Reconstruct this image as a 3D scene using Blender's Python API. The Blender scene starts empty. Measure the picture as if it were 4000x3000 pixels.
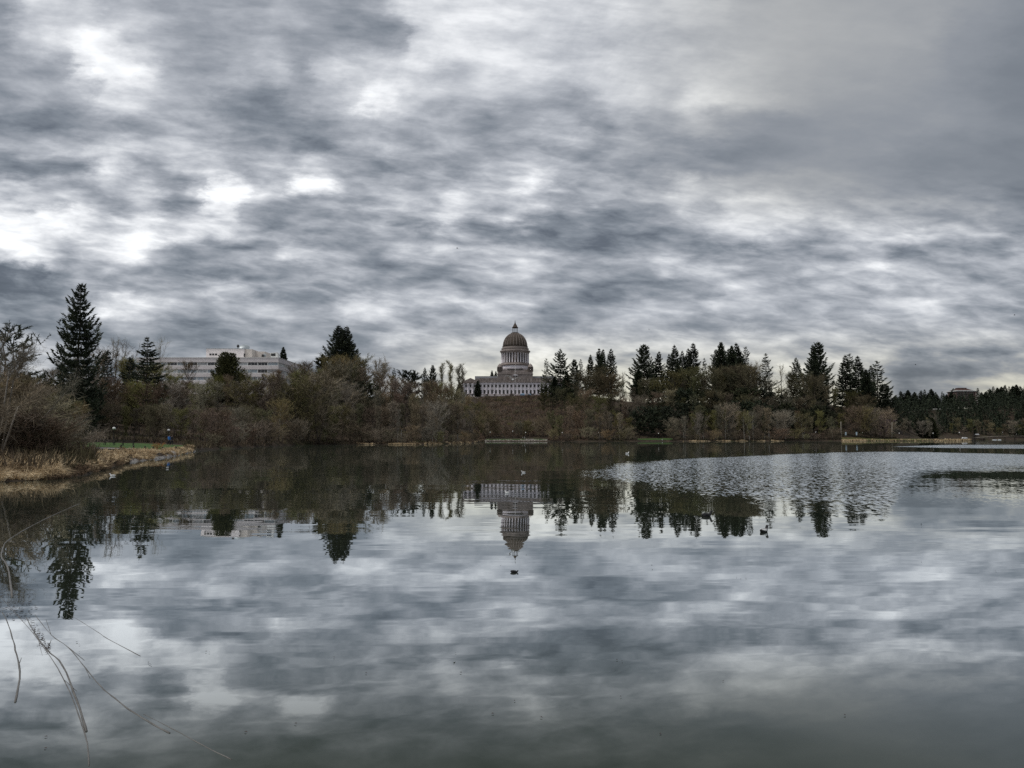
import bpy, bmesh, math, random
from mathutils import Vector, Matrix, noise as mnoise

# ------------------------------------------------------------------ scene basics
scene = bpy.context.scene
C = scene.collection
R = math.radians
EYE = 2.2                       # height of the camera above the lake
FPX = 3000.0                    # focal length in photograph pixels (photograph 4000 x 3000)
HORIZON = 1711.0                # photograph row of the horizon
TILT = math.atan((HORIZON - 1500.0) / FPX)
CT, ST = math.cos(TILT), math.sin(TILT)

def px_dir(px, py):
    """direction (x, z per unit of y) seen at a photograph pixel"""
    X, Y = px - 2000.0, 1500.0 - py
    yy = FPX * CT - Y * ST
    return X / yy, (FPX * ST + Y * CT) / yy

def px_x(px, d, py=1600.0):
    return px_dir(px, py)[0] * d

def px_z(py, d):
    return EYE + px_dir(2000, py)[1] * d

def on_water(px, py):
    u, v = px_dir(px, py)
    d = EYE / max(1e-4, -v)
    return u * d, d

cam_d = bpy.data.cameras.new("camera")
cam_d.sensor_width = 36.0
cam_d.lens = 36.0 * FPX / 4000.0
cam_d.clip_start = 0.1
cam_d.clip_end = 20000.0
cam = bpy.data.objects.new("camera", cam_d)
C.objects.link(cam)
cam.location = (0, 0, EYE)
cam.rotation_euler = (math.pi / 2 + TILT, 0, 0)
scene.camera = cam
scene.view_settings.view_transform = 'Standard'
scene.view_settings.look = 'None'
scene.view_settings.exposure = 0
scene.cycles.use_denoising = False
scene.cycles.max_bounces = 6
scene.cycles.diffuse_bounces = 3
scene.cycles.glossy_bounces = 3
scene.cycles.transparent_max_bounces = 4

class NT:
    """small helper around a node tree"""
    def __init__(self, tree):
        self.t = tree
    def n(self, kind, **kw):
        nd = self.t.nodes.new(kind)
        for k, v in kw.items():
            setattr(nd, k, v)
        return nd
    def link(self, a, b):
        self.t.links.new(a, b)
    def put(self, sock, v):
        if isinstance(v, bpy.types.NodeSocket):
            self.t.links.new(v, sock)
        else:
            sock.default_value = v
    def math(self, op, a, b=0.0, c=None, clamp=False):
        nd = self.n('ShaderNodeMath', operation=op, use_clamp=clamp)
        self.put(nd.inputs[0], a)
        self.put(nd.inputs[1], b)
        if c is not None:
            self.put(nd.inputs[2], c)
        return nd.outputs[0]
    def rng(self, v, a, b, c=0.0, d=1.0, smooth=True):
        nd = self.n('ShaderNodeMapRange', interpolation_type='SMOOTHSTEP' if smooth else 'LINEAR')
        self.put(nd.inputs['Value'], v)
        self.put(nd.inputs['From Min'], a); self.put(nd.inputs['From Max'], b)
        self.put(nd.inputs['To Min'], c); self.put(nd.inputs['To Max'], d)
        return nd.outputs[0]
    def xyz(self, x, y, z):
        nd = self.n('ShaderNodeCombineXYZ')
        self.put(nd.inputs[0], x); self.put(nd.inputs[1], y); self.put(nd.inputs[2], z)
        return nd.outputs[0]
    def sep(self, v):
        nd = self.n('ShaderNodeSeparateXYZ')
        self.put(nd.inputs[0], v)
        return nd.outputs
    def noise(self, vec, scale, detail=3.0, rough=0.5, distort=0.0, color=False):
        nd = self.n('ShaderNodeTexNoise')
        self.put(nd.inputs['Vector'], vec)
        nd.inputs['Scale'].default_value = scale
        nd.inputs['Detail'].default_value = detail
        nd.inputs['Roughness'].default_value = rough
        nd.inputs['Distortion'].default_value = distort
        return nd.outputs['Color' if color else 'Fac']
    def mixf(self, f, a, b):
        nd = self.n('ShaderNodeMix', data_type='FLOAT')
        self.put(nd.inputs[0], f); self.put(nd.inputs[2], a); self.put(nd.inputs[3], b)
        return nd.outputs[0]
    def mixc(self, f, a, b, blend='MIX'):
        nd = self.n('ShaderNodeMix', data_type='RGBA', blend_type=blend)
        self.put(nd.inputs[0], f)
        for s, v in ((nd.inputs[6], a), (nd.inputs[7], b)):
            if isinstance(v, bpy.types.NodeSocket):
                self.t.links.new(v, s)
            else:
                s.default_value = (*v, 1.0)
        return nd.outputs[2]
    def ramp(self, f, stops, interp='LINEAR'):
        nd = self.n('ShaderNodeValToRGB')
        cr = nd.color_ramp
        cr.interpolation = interp
        el = cr.elements
        stops = sorted(stops, key=lambda s: s[0])
        while len(el) < len(stops):
            el.new(0.5)
        for e, (p, c) in zip(el, stops):
            e.position = p
        for e, (p, c) in zip(el, stops):
            e.position = p
            e.color = (c, c, c, 1) if isinstance(c, (int, float)) else (*c, 1)
        self.put(nd.inputs[0], f)
        return nd.outputs[0]

def lin(c):
    c = c / 255.0
    return c / 12.92 if c <= 0.04045 else ((c + 0.055) / 1.055) ** 2.4

def lin3(r, g, b):
    return (lin(r), lin(g), lin(b))
# ------------------------------------------------------------------ sky and light
SUN_EL, SUN_AZ = R(62), R(-108)          # azimuth measured from +Y towards +X

# how thick the cloud deck is in each direction: (row, [(column, brightness), ...])
CLOUDS = [
 (0,   [(0,150),(75,200),(150,192),(225,168),(300,175),(375,162),(450,160),(525,160),(600,165),(675,155),(750,145),(825,170),(900,215),(975,220),(1050,220),(1125,205),(1200,190),(1300,205),(1400,195),(1500,190),(1600,170),(1700,170),(1800,165),(1900,165),(2000,160),(2100,150),(2212,140)]),
 (75,  [(0,150),(75,185),(140,215),(190,248),(225,235),(300,185),(375,170),(450,165),(525,160),(600,165),(675,155),(750,150),(810,145),(850,160),(880,205),(920,222),(975,215),(1050,205),(1125,205),(1200,205),(1300,190),(1400,190),(1500,178),(1600,172),(1700,172),(1800,168),(1900,165),(2000,160),(2100,145),(2212,135)]),
 (150, [(0,140),(75,150),(150,152),(190,215),(225,262),(275,262),(310,225),(375,170),(450,160),(525,170),(600,178),(655,142),(690,180),(750,205),(825,200),(870,218),(900,225),(975,192),(1050,215),(1125,205),(1200,195),(1300,205),(1400,185),(1500,195),(1600,180),(1700,170),(1800,165),(1900,160),(2000,155),(2100,145),(2212,130)]),
 (215, [(0,140),(75,168),(150,160),(200,165),(225,190),(300,205),(375,175),(450,165),(510,135),(560,126),(610,160),(675,182),(745,205),(790,258),(830,235),(870,195),(900,190),(975,185),(1050,190),(1125,185),(1200,180),(1250,165),(1300,190),(1360,195),(1450,180),(1530,205),(1600,185),(1700,165),(1800,155),(1900,155),(2000,150),(2212,130)]),
 (270, [(0,125),(75,125),(150,132),(225,150),(300,152),(375,175),(450,158),(525,136),(600,138),(675,150),(750,160),(825,165),(900,160),(975,165),(1050,165),(1125,170),(1200,175),(1240,182),(1300,150),(1350,175),(1400,160),(1500,170),(1600,150),(1700,145),(1800,148),(1900,150),(2000,150),(2100,145),(2212,135)]),
 (320, [(0,140),(75,150),(150,160),(225,190),(300,190),(375,188),(450,170),(525,150),(600,148),(650,126),(700,128),(750,155),(825,188),(900,170),(975,165),(1050,160),(1125,165),(1200,160),(1250,150),(1300,165),(1400,150),(1500,140),(1600,138),(1700,145),(1800,150),(1900,150),(2000,140),(2100,135),(2212,130)]),
 (360, [(0,115),(75,125),(150,132),(225,205),(300,165),(375,192),(450,182),(525,165),(600,170),(675,178),(750,160),(825,148),(900,160),(975,150),(1050,170),(1125,182),(1200,170),(1300,150),(1400,145),(1500,145),(1600,150),(1700,150),(1800,150),(1900,145),(2000,135),(2100,135),(2212,130)]),
 (400, [(0,190),(75,175),(150,175),(225,170),(300,160),(365,138),(405,180),(430,255),(475,265),(520,250),(560,190),(595,180),(625,240),(650,262),(690,240),(730,182),(825,170),(900,180),(975,175),(1050,190),(1100,215),(1130,240),(1160,205),(1200,170),(1300,170),(1400,160),(1480,200),(1550,180),(1600,170),(1800,160),(1900,150),(2212,130)]),
 (440, [(0,190),(75,180),(150,170),(225,165),(300,192),(375,158),(425,148),(455,225),(500,235),(535,175),(600,165),(650,148),(700,150),(750,160),(825,190),(900,180),(975,210),(1050,180),(1125,190),(1200,170),(1300,160),(1400,165),(1480,195),(1550,180),(1600,202),(1700,185),(1800,170),(1900,165),(2000,160),(2100,155),(2212,140)]),
 (475, [(0,240),(75,250),(150,252),(225,212),(280,240),(320,240),(375,200),(450,200),(500,235),(540,180),(600,158),(650,170),(700,142),(750,148),(825,170),(900,180),(975,232),(1050,180),(1125,210),(1200,150),(1300,132),(1400,150),(1480,165),(1550,190),(1600,205),(1700,210),(1800,200),(1900,180),(2000,160),(2100,150),(2212,140)]),
 (510, [(0,262),(50,258),(100,232),(150,200),(225,212),(290,258),(345,250),(400,210),(475,215),(525,190),(600,170),(675,165),(750,170),(825,150),(900,138),(975,182),(1050,150),(1125,138),(1200,150),(1300,128),(1400,145),(1500,150),(1550,180),(1650,205),(1700,190),(1800,170),(1850,190),(1950,195),(2050,175),(2212,160)]),
 (545, [(0,222),(60,252),(110,232),(150,178),(225,190),(300,222),(360,170),(400,158),(475,148),(525,150),(590,165),(640,215),(690,200),(720,170),(770,158),(825,148),(900,175),(975,192),(1050,170),(1125,192),(1200,165),(1300,140),(1400,165),(1500,140),(1600,130),(1700,170),(1800,150),(1900,160),(1950,145),(2050,170),(2212,165)]),
 (580, [(0,98),(60,92),(95,100),(118,170),(150,170),(225,168),(300,150),(400,142),(450,150),(525,138),(600,150),(675,165),(750,170),(825,150),(900,138),(975,160),(1050,180),(1125,200),(1200,165),(1300,160),(1400,185),(1500,180),(1600,165),(1700,150),(1750,188),(1850,170),(1910,208),(2000,170),(2212,170)]),
 (625, [(0,94),(70,100),(110,122),(150,150),(225,138),(300,145),(400,160),(470,212),(515,205),(560,145),(650,140),(700,145),(800,150),(1000,155),(1100,160),(1200,160),(1300,143),(1400,150),(1500,160),(1600,192),(1700,165),(1800,160),(1900,165),(2000,170),(2212,170)]),
 (662, [(0,130),(75,140),(190,165),(220,228),(300,222),(350,225),(395,190),(440,150),(500,148),(600,175),(700,170),(770,218),(825,212),(900,165),(1000,200),(1050,215),(1100,200),(1200,180),(1300,150),(1400,165),(1500,170),(1600,195),(1700,170),(1800,160),(1900,190),(2000,185),(2100,170),(2212,170)]),
 (705, [(0,150),(100,150),(225,152),(300,158),(400,143),(475,148),(600,168),(700,165),(775,150),(850,145),(950,168),(1000,150),(1100,150),(1200,155),(1300,160),(1400,165),(1500,150),(1600,150),(1700,155),(1800,160),(1900,175),(2000,175),(2100,165),(2212,165)]),
 (742, [(0,140),(100,155),(225,145),(350,138),(450,140),(600,150),(675,165),(750,152),(800,150),(850,192),(900,211),(950,216),(1000,216),(1070,213),(1150,221),(1250,213),(1350,207),(1450,203),(1550,195),(1650,198),(1750,197),(1850,190),(1950,195),(2050,175),(2150,150),(2212,150)]),
 (770, [(0,150),(100,160),(225,148),(350,145),(500,148),(650,160),(750,155),(820,160),(900,180),(950,192),(1000,192),(1070,201),(1150,207),(1250,195),(1350,180),(1500,192),(1700,195),(1850,170),(1900,180),(1950,140),(2050,135),(2150,122),(2212,155)]),
 (800, [(0,150),(100,165),(225,150),(350,150),(500,160),(650,165),(800,155),(875,170),(950,192),(1000,204),(1070,210),(1150,211),(1250,205),(1350,195),(1500,195),(1700,195),(1850,165),(1930,120),(2050,124),(2150,116),(2212,160)]),
 (835, [(0,160),(200,180),(500,175),(800,180),(1000,198),(1200,204),(1400,190),(1700,195),(1850,201),(1915,190),(1950,145),(2050,150),(2150,165),(2212,190)]),
 (930, [(0,180),(1000,195),(1500,195),(2212,190)]),
]

def build_world():
    w = bpy.data.worlds.new("World")
    scene.world = w
    w.use_nodes = True
    t = w.node_tree
    t.nodes.clear()
    g = NT(t)
    tc = g.n('ShaderNodeTexCoord')
    dx, dy, dz = g.sep(tc.outputs['Generated'])
    ya = g.math('MAXIMUM', g.math('ABSOLUTE', dy), 0.12)
    za = g.math('ABSOLUTE', dz)
    u = g.math('DIVIDE', dx, ya)
    v = g.math('DIVIDE', za, ya)
    # the cloud deck as a flat layer overhead
    inv = g.math('DIVIDE', 1.0, g.math('ADD', za, 0.055))
    cx, cy = g.math('MULTIPLY', dx, inv), g.math('MULTIPLY', dy, inv)
    deck = g.xyz(cx, cy, 0.0)
    streak = g.xyz(g.math('MULTIPLY', cx, 1.15), g.math('ADD', g.math('MULTIPLY', cy, 0.85), g.math('MULTIPLY', cx, 0.45)), 3.7)
    view = g.xyz(u, g.math('MULTIPLY', v, 2.2), 1.3)
    # wind-torn edges: bend the coverage map
    wa = g.sep(g.noise(view, 6.5, 7.0, 0.66, 0.0, True))
    amp = g.rng(v, 0.0, 0.35, 0.35, 1.0)
    u2 = g.math('ADD', u, g.math('MULTIPLY', g.math('SUBTRACT', wa[0], 0.5), g.math('MULTIPLY', amp, 0.13)))
    v2 = g.math('ADD', v, g.math('MULTIPLY', g.math('SUBTRACT', wa[1], 0.5), g.math('MULTIPLY', amp, 0.075)))
    SC = 2212.0 / 4000.0
    U0, U1 = -1.0, 1.0
    fac = g.math('MULTIPLY_ADD', u2, 1.0 / (U1 - U0), -U0 / (U1 - U0), clamp=True)
    cov = prev_v = None
    for row, cols in CLOUDS:
        stops = []
        for cxp, b in cols:
            uu, vv = px_dir(cxp / SC, row / SC)
            stops.append(((uu - U0) / (U1 - U0), min(b, 200 + (b - 200) * 0.72) / 255.0))
        vv = px_dir(2000, row / SC)[1]
        r = g.ramp(fac, stops, 'EASE' if row < 700 else 'LINEAR')
        if cov is None:
            cov = r
        else:
            cov = g.mixf(g.rng(v2, prev_v, vv), cov, r)
        prev_v = vv
    # fine billows and streaks of the deck
    n1 = g.noise(streak, 2.6, 7.0, 0.62, 0.25)
    n2 = g.noise(deck, 6.5, 6.0, 0.62, 0.15)
    n3 = g.noise(g.xyz(u, g.math('MULTIPLY', g.math('ADD', v, g.math('MULTIPLY', u, 0.05)), 3.6), 6.1), 8.5, 6.0, 0.56, 0.2)
    calm = g.math('MULTIPLY', g.rng(u, 0.05, 0.42), g.rng(v, 0.25, 0.36))        # the smooth veil
    k = g.math('SUBTRACT', 1.0, g.math('MULTIPLY', calm, 0.86))
    high = g.rng(v, 0.10, 0.42, 0.12, 1.0)
    fine = g.math('ADD', g.math('MULTIPLY', g.math('SUBTRACT', n1, 0.5), 0.40), g.math('MULTIPLY', g.math('SUBTRACT', n2, 0.5), 0.16))
    n4 = g.noise(g.xyz(u, g.math('MULTIPLY', g.math('ADD', v, g.math('MULTIPLY', u, 0.09)), 3.3), 2.4), 19.0, 5.0, 0.52, 0.3)
    fine = g.math('ADD', fine, g.math('MULTIPLY', g.math('SUBTRACT', n4, 0.5), 0.10))
    det = g.math('ADD', g.math('MULTIPLY', fine, high),
                 g.math('ADD', g.math('MULTIPLY', g.math('SUBTRACT', n3, 0.5), g.rng(v, 0.06, 0.4, 0.62, 0.28)),
                               g.math('MULTIPLY', g.math('SUBTRACT', n4, 0.5), g.math('MULTIPLY', g.rng(v, 0.05, 0.13, 0.32, 0.48), g.rng(v, 0.26, 0.50, 1.0, 0.15)))))
    det = g.math('MULTIPLY', det, g.math('MULTIPLY', k, g.rng(v, 0.9, 1.6, 1.0, 0.4)))
    lum = g.math('ADD', cov, det)
    lum = g.math('MULTIPLY_ADD', g.math('SUBTRACT', lum, 0.64), 1.13, 0.650)
    cool = g.ramp(lum, [(0.0, lin3(56, 62, 70)), (0.40, lin3(101, 108, 118)), (0.52, lin3(131, 138, 147)), (0.62, lin3(157, 162, 170)),
                        (0.72, lin3(184, 188, 195)), (0.82, lin3(213, 216, 221)), (0.92, lin3(243, 245, 248)), (1.0, (1.06, 1.08, 1.10))])
    warm = g.ramp(lum, [(0.0, lin3(60, 64, 70)), (0.45, lin3(112, 117, 124)), (0.58, lin3(143, 146, 150)), (0.68, lin3(176, 174, 164)),
                        (0.80, lin3(213, 209, 190)), (0.92, lin3(244, 239, 217)), (1.0, (1.05, 1.02, 0.92))])
    low = g.math('MULTIPLY', g.rng(v, 0.03, 0.17, 1.0, 0.0), g.rng(u, -0.25, 0.0, 0.15, 1.0))
    low = g.math('MAXIMUM', low, g.math('MULTIPLY', calm, 0.35))
    col = g.mixc(low, cool, warm)
    cloud = g.n('ShaderNodeBackground')
    g.link(col, cloud.inputs[0])
    cloud.inputs[1].default_value = 1.0
    sky = g.n('ShaderNodeTexSky', sky_type='NISHITA')
    sky.sun_disc = False
    sky.sun_elevation = SUN_EL
    sky.sun_rotation = SUN_AZ
    clear = g.n('ShaderNodeBackground')
    g.link(sky.outputs[0], clear.inputs[0])
    clear.inputs[1].default_value = 0.08
    mix = g.n('ShaderNodeMixShader')
    mix.inputs[0].default_value = 0.94
    g.link(clear.outputs[0], mix.inputs[1])
    g.link(cloud.outputs[0], mix.inputs[2])
    out = g.n('ShaderNodeOutputWorld')
    g.link(mix.outputs[0], out.inputs[0])
    w.cycles.sampling_method = 'MANUAL'
    w.cycles.sample_map_resolution = 512

build_world()
sd = bpy.data.lights.new("sun", 'SUN')
sd.energy = 1.8
sd.angle = R(14)
sd.color = (1.0, 0.95, 0.88)
sun = bpy.data.objects.new("sun", sd)
C.objects.link(sun)
dirv = Vector((math.sin(SUN_AZ) * math.cos(SUN_EL), math.cos(SUN_AZ) * math.cos(SUN_EL), math.sin(SUN_EL)))
sun.rotation_euler = (-dirv).to_track_quat('-Z', 'Y').to_euler()
# ------------------------------------------------------------------ objects, names, labels
import numpy as np

def tag(o, label=None, cat=None, group=None, kind=None):
    if label: o['label'] = label
    if cat: o['category'] = cat
    if group: o['group'] = group
    if kind: o['kind'] = kind
    return o

def thing(name, label, cat, loc=(0, 0, 0), rz=0.0, group=None):
    o = bpy.data.objects.new(name, None)
    o.empty_display_size = 0.2
    C.objects.link(o)
    o.location = loc
    o.rotation_euler = (0, 0, rz)
    return tag(o, label, cat, group)

def link(name, me, parent=None):
    o = bpy.data.objects.new(name, me)
    C.objects.link(o)
    if parent is not None:
        o.parent = parent
    return o

def copy_thing(src, loc, rz=0.0, scale=1.0, label=None, group=None):
    """a copy of a thing with copies of its parts and their parts"""
    r = src.copy()
    C.objects.link(r)
    r.location = loc
    r.rotation_euler = (0, 0, rz)
    r.scale = scale if isinstance(scale, tuple) else (scale,) * 3
    for key, val in (('label', label), ('group', group)):
        if val: r[key] = val
        elif key in r: del r[key]
    for ch in src.children:
        c = ch.copy(); C.objects.link(c); c.parent = r
        for g in ch.children:
            d = g.copy(); C.objects.link(d); d.parent = c
    return r

class MB:
    """collects boxes, tubes, lathes and loose faces for ONE mesh"""
    def __init__(self):
        self.v, self.f, self.smooth = [], [], []
    def add(self, verts, faces, smooth=False):
        k = len(self.v)
        self.v.extend([tuple(p) for p in verts])
        self.f.extend([tuple(i + k for i in f) for f in faces])
        self.smooth.extend([smooth] * len(faces))
        return self
    def box(self, x0, x1, y0, y1, z0, z1):
        return self.add([(x0, y0, z0), (x1, y0, z0), (x1, y1, z0), (x0, y1, z0), (x0, y0, z1), (x1, y0, z1), (x1, y1, z1), (x0, y1, z1)],
                        [(0, 3, 2, 1), (4, 5, 6, 7), (0, 1, 5, 4), (1, 2, 6, 5), (2, 3, 7, 6), (3, 0, 4, 7)])
    def prism(self, poly, z0, z1):
        """poly: counter-clockwise outline"""
        n = len(poly)
        v = [(x, y, z0) for x, y in poly] + [(x, y, z1) for x, y in poly]
        f = [tuple(range(n - 1, -1, -1)), tuple(range(n, 2 * n))] + [(i, (i + 1) % n, n + (i + 1) % n, n + i) for i in range(n)]
        return self.add(v, f)
    def lathe(self, prof, n=32, cx=0.0, cy=0.0, a0=0.0, smooth=True, close=True):
        """prof: [(radius, z), ...] from bottom to top"""
        v, f = [], []
        for r, z in prof:
            for i in range(n):
                a = a0 + 2 * math.pi * i / n
                v.append((cx + r * math.cos(a), cy + r * math.sin(a), z))
        for j in range(len(prof) - 1):
            for i in range(n):
                f.append((j * n + i, j * n + (i + 1) % n, (j + 1) * n + (i + 1) % n, (j + 1) * n + i))
        self.add(v, f, smooth)
        if close:
            k = len(self.v) - len(v)
            self.f.append(tuple(k + i for i in range(n - 1, -1, -1))); self.smooth.append(False)
            k2 = k + (len(prof) - 1) * n
            self.f.append(tuple(k2 + i for i in range(n))); self.smooth.append(False)
        return self
    def tube(self, pts, rad, n=6, smooth=True):
        pts = [Vector(p) for p in pts]
        if isinstance(rad, (int, float)): rad = [rad] * len(pts)
        v, f = [], []
        for i, p in enumerate(pts):
            d = (pts[min(i + 1, len(pts) - 1)] - pts[max(i - 1, 0)])
            d = d.normalized() if d.length > 1e-9 else Vector((0, 0, 1))
            a = d.cross(Vector((0, 0, 1)) if abs(d.z) < 0.9 else Vector((1, 0, 0))).normalized()
            b = d.cross(a)
            for k in range(n):
                t = 2 * math.pi * k / n
                v.append(p + (a * math.cos(t) + b * math.sin(t)) * rad[i])
        for j in range(len(pts) - 1):
            for k in range(n):
                f.append((j * n + k, j * n + (k + 1) % n, (j + 1) * n + (k + 1) % n, (j + 1) * n + k))
        f.append(tuple(range(n - 1, -1, -1)))
        f.append(tuple((len(pts) - 1) * n + k for k in range(n)))
        return self.add(v, f, smooth)
    def mesh(self, name, mat):
        me = bpy.data.meshes.new(name)
        me.from_pydata(self.v, [], self.f)
        me.polygons.foreach_set('use_smooth', self.smooth)
        me.materials.append(mat)
        me.update()
        return me
    def obj(self, name, mat, parent=None):
        return link(name, self.mesh(name, mat), parent)

def tri_mesh(name, V, mat):
    """V: (n, 3, 3) loose triangles"""
    n = len(V)
    me = bpy.data.meshes.new(name)
    me.vertices.add(n * 3)
    me.vertices.foreach_set('co', np.asarray(V, dtype=np.float32).ravel())
    me.loops.add(n * 3)
    me.loops.foreach_set('vertex_index', np.arange(n * 3, dtype=np.int32))
    me.polygons.add(n)
    me.polygons.foreach_set('loop_start', np.arange(0, n * 3, 3, dtype=np.int32))
    me.polygons.foreach_set('loop_total', np.full(n, 3, dtype=np.int32))
    me.materials.append(mat)
    me.update(calc_edges=True)
    return me

# ------------------------------------------------------------------ materials
def surface(name, base, rough=0.85, spec=0.25, var=0.25, scale=4.0, tint=None, rand=0.0, metallic=0.0, patch=None, pos='Object', bump=0.0):
    """noise-mottled principled surface; rand: per-object change of shade; tint: second colour of the mottling"""
    m = bpy.data.materials.new(name)
    m.use_nodes = True
    g = NT(m.node_tree)
    b = m.node_tree.nodes['Principled BSDF']
    b.inputs['Roughness'].default_value = rough
    b.inputs['Specular IOR Level'].default_value = spec
    b.inputs['Metallic'].default_value = metallic
    tc = g.n('ShaderNodeTexCoord')
    vec = tc.outputs[pos] if pos != 'World' else g.n('ShaderNodeNewGeometry').outputs['Position']
    n = g.noise(vec, scale, 4.0, 0.6)
    dark = tuple(c * (1 - var) for c in base)
    lite = tint or tuple(min(1.0, c * (1 + var)) for c in base)
    col = g.ramp(n, [(0.3, dark), (0.5, base), (0.72, lite)])
    if patch:
        pc, ps, lo, hi = patch
        col = g.mixc(g.rng(g.noise(vec, ps, 3.0, 0.55), lo, hi), col, pc)
    if rand:
        oi = g.n('ShaderNodeObjectInfo')
        hsv = g.n('ShaderNodeHueSaturation')
        g.put(hsv.inputs['Hue'], g.rng(oi.outputs['Random'], 0, 1, 0.5 - rand * 0.025, 0.5 + rand * 0.04, False))
        r2 = g.math('FRACT', g.math('MULTIPLY', oi.outputs['Random'], 37.7))
        g.put(hsv.inputs['Value'], g.rng(r2, 0, 1, 1.0 - rand * 0.55, 1.0 + rand * 0.6, False))
        r3 = g.math('FRACT', g.math('MULTIPLY', oi.outputs['Random'], 91.3))
        g.put(hsv.inputs['Saturation'], g.rng(r3, 0, 1, 1.0 - rand * 0.4, 1.0 + rand * 0.3, False))
        g.link(col, hsv.inputs['Color'])
        col = hsv.outputs[0]
    g.link(col, b.inputs['Base Color'])
    if bump:
        bn = g.n('ShaderNodeBump')
        bn.inputs['Strength'].default_value = bump
        g.link(n, bn.inputs['Height'])
        g.link(bn.outputs[0], b.inputs['Normal'])
    return m
# ------------------------------------------------------------------ land and lake
# distance of the shoreline by photograph column
SHORE = [(-4000, 10), (-2500, 18), (-1500, 24), (-600, 33), (-200, 37), (0, 39), (150, 40), (271, 43), (330, 46), (400, 52), (470, 61), (530, 73), (610, 80),
         (700, 97), (750, 118), (760, 126), (800, 140), (850, 152), (1000, 186), (1200, 250), (1400, 262), (1600, 264), (1700, 276), (1790, 300), (1850, 345),
         (1882, 430), (1893, 502), (1900, 507), (2140, 507), (2160, 500), (2300, 498), (2450, 505), (2800, 520), (3050, 540), (3270, 565), (3290, 560),
         (3600, 575), (3760, 600), (3792, 640), (3800, 860), (3900, 880), (4000, 890), (4200, 880), (5000, 800), (6500, 500), (8000, 300)]
# elevation profiles (distance, height) by photograph column
PROFILES = [
 (-4000, [(10, 0), (15, .6), (80, 1.5), (150, 6), (300, 20), (600, 30), (2500, 40)]),
 (-600, [(33, 0), (36, .5), (100, 1.2), (140, 3), (200, 11), (300, 24), (450, 28), (2500, 40)]),
 (0, [(39, 0), (42, .4), (60, .7), (110, 1.1), (140, 1.5), (170, 5), (220, 14), (300, 24), (450, 28), (2500, 40)]),
 (300, [(44, 0), (47, .3), (60, .5), (110, 1.0), (150, 1.6), (180, 5), (230, 12), (310, 20), (345, 23), (450, 26), (2500, 40)]),
 (530, [(73, 0), (76, .35), (95, .6), (125, 1.0), (150, 1.3), (170, 2), (230, 9), (310, 19.5), (345, 22), (400, 26), (2500, 40)]),
 (750, [(118, 0), (121, .4), (130, .7), (165, 1.2), (200, 4), (250, 10), (310, 19), (345, 22), (400, 26), (2500, 40)]),
 (1000, [(186, 0), (190, .5), (200, 1), (230, 4), (270, 10), (320, 19.5), (345, 22), (400, 26), (600, 32), (2500, 45)]),
 (1300, [(256, 0), (260, .6), (275, 1.6), (300, 6), (335, 16), (370, 22), (450, 28), (600, 34), (900, 45), (2500, 50)]),
 (1600, [(264, 0), (268, .6), (290, 2), (330, 7), (380, 14), (460, 23), (600, 34), (800, 45), (2500, 50)]),
 (1850, [(345, 0), (350, .6), (400, 3), (500, 10), (600, 19), (700, 30), (830, 46), (850, 48.5), (2500, 50)]),
 (1893, [(502, 0), (506, .9), (525, 1.3), (545, 2.5), (600, 10), (700, 27), (800, 42), (828, 47.5), (845, 48.5), (2500, 50)]),
 (2140, [(507, 0), (511, 1.0), (530, 1.4), (548, 2.5), (600, 12), (700, 31), (790, 44), (825, 47.5), (845, 48.5), (2500, 50)]),
 (2300, [(498, 0), (502, .8), (525, 2), (560, 9), (620, 22), (680, 34), (760, 44), (845, 48.5), (2500, 50)]),
 (2500, [(505, 0), (509, .8), (535, 1.6), (555, 4), (590, 15), (640, 31), (700, 35.5), (1200, 40), (2500, 44)]),
 (3250, [(563, 0), (567, .8), (580, 1.6), (610, 7), (655, 25), (700, 31.5), (760, 35), (1200, 40), (2500, 44)]),
 (3450, [(567, 0), (571, .9), (600, 1.6), (640, 3), (690, 14), (760, 28), (900, 33), (2500, 44)]),
 (3600, [(575, 0), (579, 1.0), (600, 1.4), (860, 2.0), (930, 8), (1010, 26), (1100, 42), (1180, 48), (2500, 52)]),
 (3790, [(640, 0), (644, 1.0), (660, 1.2), (860, 2.0), (930, 8), (1010, 28), (1100, 44), (1180, 49), (2500, 52)]),
 (4000, [(890, 0), (896, 1.2), (920, 2.2), (950, 8), (1010, 30), (1100, 50), (1180, 57), (2500, 60)]),
 (8000, [(300, 0), (310, 1.2), (340, 3), (450, 30), (600, 50), (900, 58), (2500, 60)]),
]

def interp(pts, x):
    if x <= pts[0][0]: return pts[0][1]
    for (a, b), (c, d) in zip(pts, pts[1:]):
        if x <= c: return b + (d - b) * (x - a) / (c - a)
    return pts[-1][1]

def shore(px):
    return interp(SHORE, px)

_OFFS = []
for _p, _l in PROFILES:
    _s = shore(_p)
    _OFFS.append((_p, [(-60, -2.0), (-12, -1.0), (-3, -.35), (-0.8, -.12)] + [(d - _l[0][0], e) for d, e in _l]))

def _pair(px):
    if px <= PROFILES[0][0]: return 0, 0, 0.0
    for i in range(len(PROFILES) - 1):
        if px <= PROFILES[i + 1][0]:
            return i, i + 1, (px - PROFILES[i][0]) / (PROFILES[i + 1][0] - PROFILES[i][0])
    return len(PROFILES) - 1, len(PROFILES) - 1, 0.0

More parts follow.
